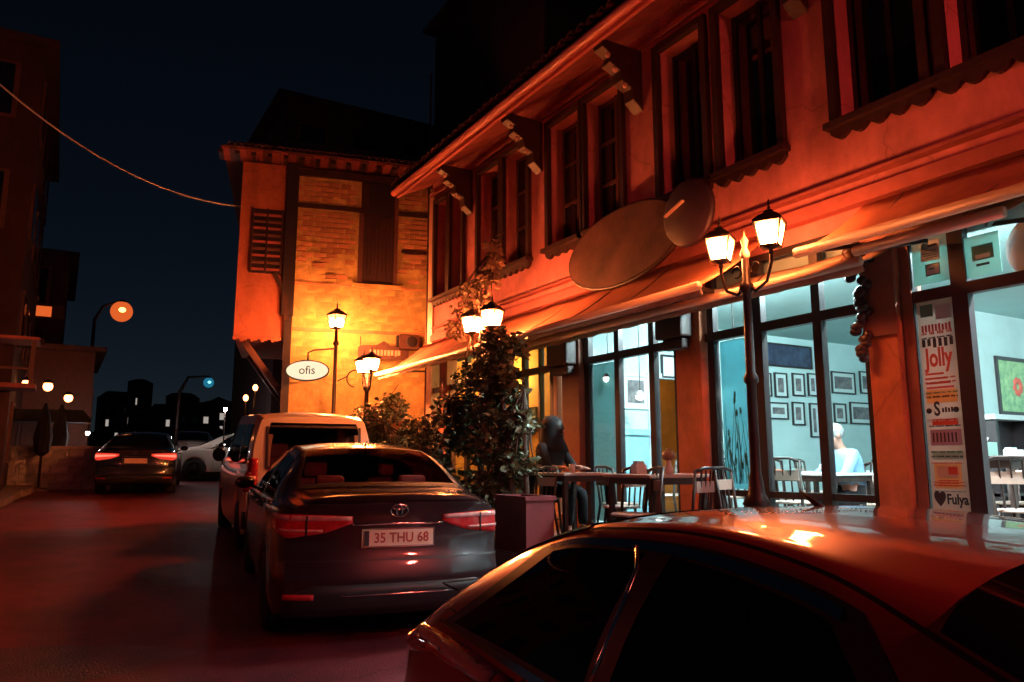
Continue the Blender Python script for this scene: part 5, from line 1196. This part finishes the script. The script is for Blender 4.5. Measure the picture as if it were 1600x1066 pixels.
sedan('dark red car in the foreground with a big reflecting roof', 'paint_red', 2.02, 2.98, 183.5, '', zscale=.957, dy=0.035, style='hatch')
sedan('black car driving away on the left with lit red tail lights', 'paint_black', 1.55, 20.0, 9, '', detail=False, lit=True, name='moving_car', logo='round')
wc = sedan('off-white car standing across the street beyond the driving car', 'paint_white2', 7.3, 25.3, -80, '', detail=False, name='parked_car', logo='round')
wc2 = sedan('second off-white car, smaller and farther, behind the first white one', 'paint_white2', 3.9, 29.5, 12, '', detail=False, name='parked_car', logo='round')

def van(label, paint, x, y, head):
    t = thing('parked_van', label, 'van', (0, 0, 0))
    c = Car(4.25, [(0, .82), (.08, .845), (.3, .86), (3.3, .86), (3.9, .83), (4.25, .72)],
            [(0, 1.76), (.10, 1.80), (.6, 1.83), (2.4, 1.83), (2.8, 1.74), (3.4, 1.30), (3.6, 1.16), (4.0, 1.05), (4.25, .85)],
            [(0, 1.08), (2.5, 1.02), (3.5, 1.02), (4.25, .78)],
            [(0, 1.68), (.6, 1.74), (2.4, 1.74), (2.8, 1.66), (3.4, 1.24), (3.6, 1.12), (4.25, .82)],
            [(0, .68), (.5, .70), (2.4, .69), (3.0, .70), (3.6, .76), (4.25, .6)],
            (0.80, 3.38), 0.32,
            rear=pchip([(0.2, .08), (.34, 0), (.42, -.06), (.58, -.07), (.66, 0), (1.05, .03), (1.75, .14), (1.85, .17)]), front=pchip([(.2, .05), (.6, 0)]), corner=.07)
    pm = M[paint]; c.body(pm, t, [('cap', 1.10, 1.63, .575)])
    c.capgrid('rear_window', M['clear_glass'], t, [(-.62, 1.10, 1.60), (-.56, 1.08, 1.64), (.56, 1.08, 1.64), (.62, 1.10, 1.60)], .006, 20, 8, 0)
    for a in (([(-.61, 1.08, 1.12), (.61, 1.08, 1.12)]), ([(-.57, 1.62, 1.65), (.57, 1.62, 1.65)]), ([(-.62, 1.09, 1.63), (-.585, 1.09, 1.63)]), ([(.585, 1.09, 1.63), (.62, 1.09, 1.63)])): c.capgrid('window_seal', M['black_plastic'], t, a, .010, 16, 4, 0)
    c.capgrid('plate_recess', M['black_plastic'], t, [(-.62, .78, .95), (.62, .78, .95)], .006, 12, 2, 0)
    c.capgrid('badge', M['chrome'], t, [(-.30, .86, .875), (-.12, .86, .875)], .012, 6, 1)
    p = c.cap(0, .84, .012); MB().box(-.26, .26, -.006, .006, -.055, .055).build('number_plate', M['plate'], t, tuple(p))
    for s_ in (1, -1):
        c.capgrid('tail_light', M['lens_red'], t, [(s_*.70, .80, 1.22), (s_*.98, .80, 1.22)], .010, 8, 6)
        c.capgrid('indicator_lens', M['lens_pale'], t, [(s_*.72, .95, 1.0), (s_*.92, .95, 1.0)], .015, 6, 2)
        for (a, b_) in ((.35, 1.25), (1.35, 2.25), (2.33, 3.15)):
            c.patch('side_window', M['car_glass'], t, ((a, 7.10), (b_, 7.10), (b_ if b_ < 3 else 2.85, 7.88), (a, 7.88)), .004, 8, 4, s_)
        c.patch('door_gap', M['black_plastic'], t, ((2.29, 4.1), (2.298, 4.1), (2.298, 7.9), (2.29, 7.9)), .002, 1, 10, s_); c.patch('slide_rail', M['black_plastic'], t, ((.4, 6.35), (2.2, 6.35), (2.2, 6.42), (.4, 6.42)), .003, 16, 1, s_)
        p = c.P(2.98, 7.1, s_); MB().ell(tuple(p+Vector((s_*.13, .03, .1))), .10, .06, .11, 12, 8).build('mirror', M['black_plastic'], t)
        for yw in c.wheels: wheel(t, s_*.74, yw, .32, s_)
    c.patch('windshield', M['car_glass'], t, ((2.55, 8.25), (2.55, 13.75), (3.52, 13.7), (3.52, 8.3)), .005, 20, 8)
    c.capgrid('bumper', M['black_plastic'], t, [(-.95, .34, .56), (.95, .34, .56)], .012, 24, 3)
    MB().bar((0.05, -.04, 1.04), (.32, .02, 1.20), .015).build('wiper', M['black_plastic'], t)
    MB().box(-.6, .6, .9, 1.0, .6, 1.2).build('rear_seat', M['seat'], t, bevel=.03)
    for x_ in (-.32, .32): MB().box(x_-.12, x_+.12, .88, .98, 1.2, 1.4).build('headrest', M['seat'], t, bevel=.03); MB().box(x_-.2, x_+.2, 1.8, 1.92, .6, 1.3).build('front_seat', M['seat'], t, bevel=.04)
    MB().box(-.7, .7, .3, 3.0, .5, .55).build('cabin_floor', M['black_plastic'], t)
    place_car(t, x, y, head); return t
van('pale van parked ahead of the dark sedan, lit orange by the lanterns', 'paint_white', 2.90, 10.1, 5.0)

# ================================================================= LEFT SIDE AND DISTANCE
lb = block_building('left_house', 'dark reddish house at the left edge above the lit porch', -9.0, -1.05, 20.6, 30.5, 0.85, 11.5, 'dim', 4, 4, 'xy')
po = thing('lit_porch', 'small lit porch with pale posts and rail on the left house', 'porch', (-1.6, 20.3, 3.3))
MB().box(-2.2, 1.05, -.8, .25, .95, 1.02).build('canopy', M['soffit'], po); MB().box(-2.2, 1.05, -.8, .25, -.1, 0).build('deck', M['soffit'], po)
for x in (-1.4, -.6, .2, .95): MB().box(x-.04, x+.04, -.78, -.70, 0, .95).build('post', M['sash'], po)
MB().box(-2.2, 1.0, -.77, -.72, .30, .35).build('rail', M['sash'], po)
for (px_, py_, lbl) in ((42, 600, 'left of three small wall lamps glowing on the left house'), (75, 604, 'middle of three small wall lamps on the left side'), (107, 622, 'right and lowest of three small wall lamps on the left')):
    p = dep(px_, py_, 19.2 if px_ < 80 else 21.5); t = thing('wall_lamp', lbl, 'lamp', tuple(p), 0, 'small warm lamps on the left')
    MB().ell((0, 0, 0), .11, .11, .12).build('globe', M['lamp_small'], t); MB().lathe([(.12, .08), (.14, .11), (.02, .18)], n=10).build('cap', M['iron'], t); MB().bar((0, 0, .15), (-.1, .5, .15), .03).build('arm', M['iron'], t)
block_building('brick_house', 'low reddish brick house beyond the small lamps on the left', -1.9, 0.75, 27.0, 33.0, 1.1, 5.0, 'sash', 1, 2, 'x', roofh=.3)
sw = thing('pale_stone_wall', 'low pale rubble stone wall at the left roadside', 'wall', (0.1, 22.6, gz(0, 22.6)), math.radians(-14))
MB().box(-1.35, 1.35, 0.0, .35, -.2, 1.02).build('core', M['whitewall'], sw)
random.seed(8); rs_ = MB().box(-.17, .17, -.035, .03, -.085, .085).mesh('stone', M['whitewall'])
for r in range(5):
    for i in range(7): inst(rs_, 'stone', sw, (-1.16+i*.37+(.16 if r % 2 else 0), random.uniform(-.01, .012), .11+r*.2), (0, random.uniform(-.05, .05), 0), (random.uniform(.8, 1.05), 1, random.uniform(.85, 1.05)))
MB().box(-1.4, 1.4, -.06, .4, 1.02, 1.09).build('coping', M['whitewall'], sw)
for i, (px_, d_, lbl) in enumerate(((62, 18.8, 'folded dark parasol, left one by the pale wall'), (88, 19.6, 'folded dark parasol, right one by the pale wall'))):
    p = dep(px_, 735, d_); z0 = gz(p[0], p[1]); t = thing('folded_parasol', lbl, 'parasol', (p[0], p[1], z0), 0, 'folded parasols by the pale wall')
    MB().tube([(0, 0, 0), (0, 0, 2.1)], .03, 8).build('pole', M['iron'], t); MB().lathe([(.05, .85), (.17, .95), (.22, 1.3), (.13, 1.8), (.03, 2.15)], n=9, smooth=False).build('canopy', M['dark_cloth'], t); MB().lathe([(.22, 0), (.22, .06), (.05, .09)], n=12).build('base', M['paving'], t)
# the dark awning above them
t = thing('dark_awning', 'dark cloth awning over the folded parasols at the left', 'awning', tuple(dep(80, 660, 20)))
MB().prism([(-.9, 0), (.9, 0), (.9, .08), (.7, .32), (-.9, .3)], (0, -.4, 0), (1, 0, 0), (0, 0, 1), (0, 1, 0), .9).build('cloth', M['dark_cloth'], t); [MB().bar((q_, -.38, 0), (q_, -.38, -1.6), .04).build('post', M['iron'], t) for q_ in (-.85, .85)]
# lit window high on the left and a roof sign
for (px_, py_, w_, lbl) in ((72, 487, .55, 'orange lit window high between the left houses'),):
    p = dep(px_, py_, 27); t = thing('lit_window_box', lbl, 'window', tuple(p)); MB().box(-w_, w_, -.03, .05, -.25, .25).build('frame', M['sash'], t); MB().box(-w_+.08, w_*.3, -.05, -.031, -.18, .18).build('pane', M['orange_globe'], t)
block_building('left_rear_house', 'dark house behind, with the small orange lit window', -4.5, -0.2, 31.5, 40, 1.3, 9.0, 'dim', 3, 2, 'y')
# street lights far down the road
for (px_, py_, d_, lbl) in ((137, 677, 20.4, 'tiny white lamp over the right end of the pale stone wall'), (262, 688, 23.2, 'tiny white lamp low between the driving car and the white car'), (352, 640, 23.0, 'tiny white lamp at the corner under the oriel')):
    p = dep(px_, py_, d_); t = thing('bollard_lamp', lbl, 'lamp', tuple(p), 0, 'tiny white lamps far down the street'); g0 = gz(p[0], p[1])-p[2]
    MB().ell((0, 0, 0), .045, .045, .05).build('globe', M['white_lamp'], t); MB().tube([(0, 0, g0), (0, 0, -.05)], .02, 6).build('pole', M['iron'], t); MB().lathe([(.06, .05), (.02, .09)], n=8).build('cap', M['iron'], t)
def far_lamp(px_, py_, d_, R, core, globe, lbl, name='far_street_lamp'):
    p = dep(px_, py_, d_); z0 = gz(p[0], p[1]); t = thing(name, lbl, 'street lamp', (p[0]-.9, p[1], z0)); H = p[2]-z0
    MB().tube([(0, 0, 0), (0, 0, H-.4), (.25, 0, H+.15), (.9, 0, H+R+.05)], [.09, .06, .045, .03], 8).build('pole', M['iron'], t)
    MB().ell((.9, 0, H), R, R, R, 20, 12).build('globe', M[globe], t); MB().ell((.9, -R*.98, H), R*.32, R*.2, R*.25, 12, 8).build('bulb', M[core], t)
    MB().lathe([(R*.5, H+R*.9), (R*.35, H+R*1.08), (.02, H+R*1.2)], (.9, 0, 0), 12).build('cap', M['iron'], t)
far_lamp(190, 487, 30, .40, 'orange_core', 'orange_globe', 'distant street lamp high over the road, its orange halo shaped as a glowing globe')  # globe enlarged to give the lamp a halo around its core
far_lamp(326, 598, 26, .17, 'blue_core', 'blue_globe', 'distant street lamp with a glowing blue globe left of the oriel')
for (px_, py_, lbl) in ((384, 622, 'left of two small lamps low behind the van'), (399, 606, 'right of two small lamps low behind the van')):
    p = dep(px_, py_, 21); t = thing('small_lamp', lbl, 'lamp', tuple(p), 0, 'small lamps behind the van'); MB().ell((0, 0, 0), .07, .07, .09).build('globe', M['lamp_small'], t); MB().tube([(0, 0, -.08), (0, 0, -p[2]+gz(p[0], p[1]))], .025, 6).build('pole', M['iron'], t)
block_building('street_house', 'dark house past the oriel along the right of the road', 8.2, 14, 30.5, 42, 1.0, 10.5, 'dim', 3, 3, 'x')
# town on the slope far away
hl = MB(); vs = []; fs = []
for j in range(14):
    for i in range(24):
        x = -160+i*22; y = 75+j*24; vs.append((x, y, 2.2+0.012*(y-60)*1.0+12*max(0, (y-120)/300)*(1+.3*math.sin(i*.7)+.2*math.sin(j+i*1.3))))
for j in range(13):
    for i in range(23): k = j*24+i; fs.append((k, k+1, k+25, k+24))
tag(hl.add(vs, fs, True).build('hillside', M['soil']), kind='structure')
random.seed(31)
spots = [(218, 625, 90, (1, 3, 7)), (228, 668, 70, (2, 0, 5)), (262, 660, 110, (0, 5, 7, 2)), (300, 655, 100, (1, 4, 8)), (340, 650, 120, (2, 7, 4)), (180, 640, 130, (3, 1, 8)), (325, 690, 60, (1, 3)), (285, 640, 140, (2, 5))]
names = ['narrow tower-like dark house far off above the driving car', 'low dark house with a few lights right above the driving car', 'far dark house at the middle of the street opening', 'far dark house with two lit windows left of the blue lamp', 'far dark house with three lights under the blue lamp', 'far dark house at the left end of the distant town', 'small dark house just over the white cars', 'farthest dark house, mostly hidden between the others']
for (px_, py_, d_, lit_), nm in zip(spots, names):
    p = dep(px_, py_, d_); w_ = random.uniform(.016, .024)*d_; h_ = 0.05*d_
    if px_ == 218: w_ = .012*d_; h_ = .075*d_
    t = thing('far_house', nm, 'building', (p[0], p[1], p[2]-h_*.7), math.radians(random.uniform(-25, 10)))
    MB().box(-w_, w_, -w_, w_, -h_, h_).build('wall', M['dim'], t); MB().lathe([(w_*1.5, h_), (w_*random.uniform(.3, 1.2), h_+w_*random.uniform(.15, .4)), (.01, h_+w_*.42)], n=4, ph=PI/4, smooth=False).build('roof', M['tile'], t)
    k = 0
    for r in range(3):
        for c_ in range(3):
            q_ = random.uniform(.05, .13); MB().box((-.6+c_*.6-q_)*w_, (-.6+c_*.6+q_)*w_, -w_-.08, -w_-.01, h_*(.0+r*.33)-.012*d_*.35, h_*(.0+r*.33)+.012*d_*.35).build('window', M['city_light'] if k in lit_ else M['dark_glass'], t); k += 1
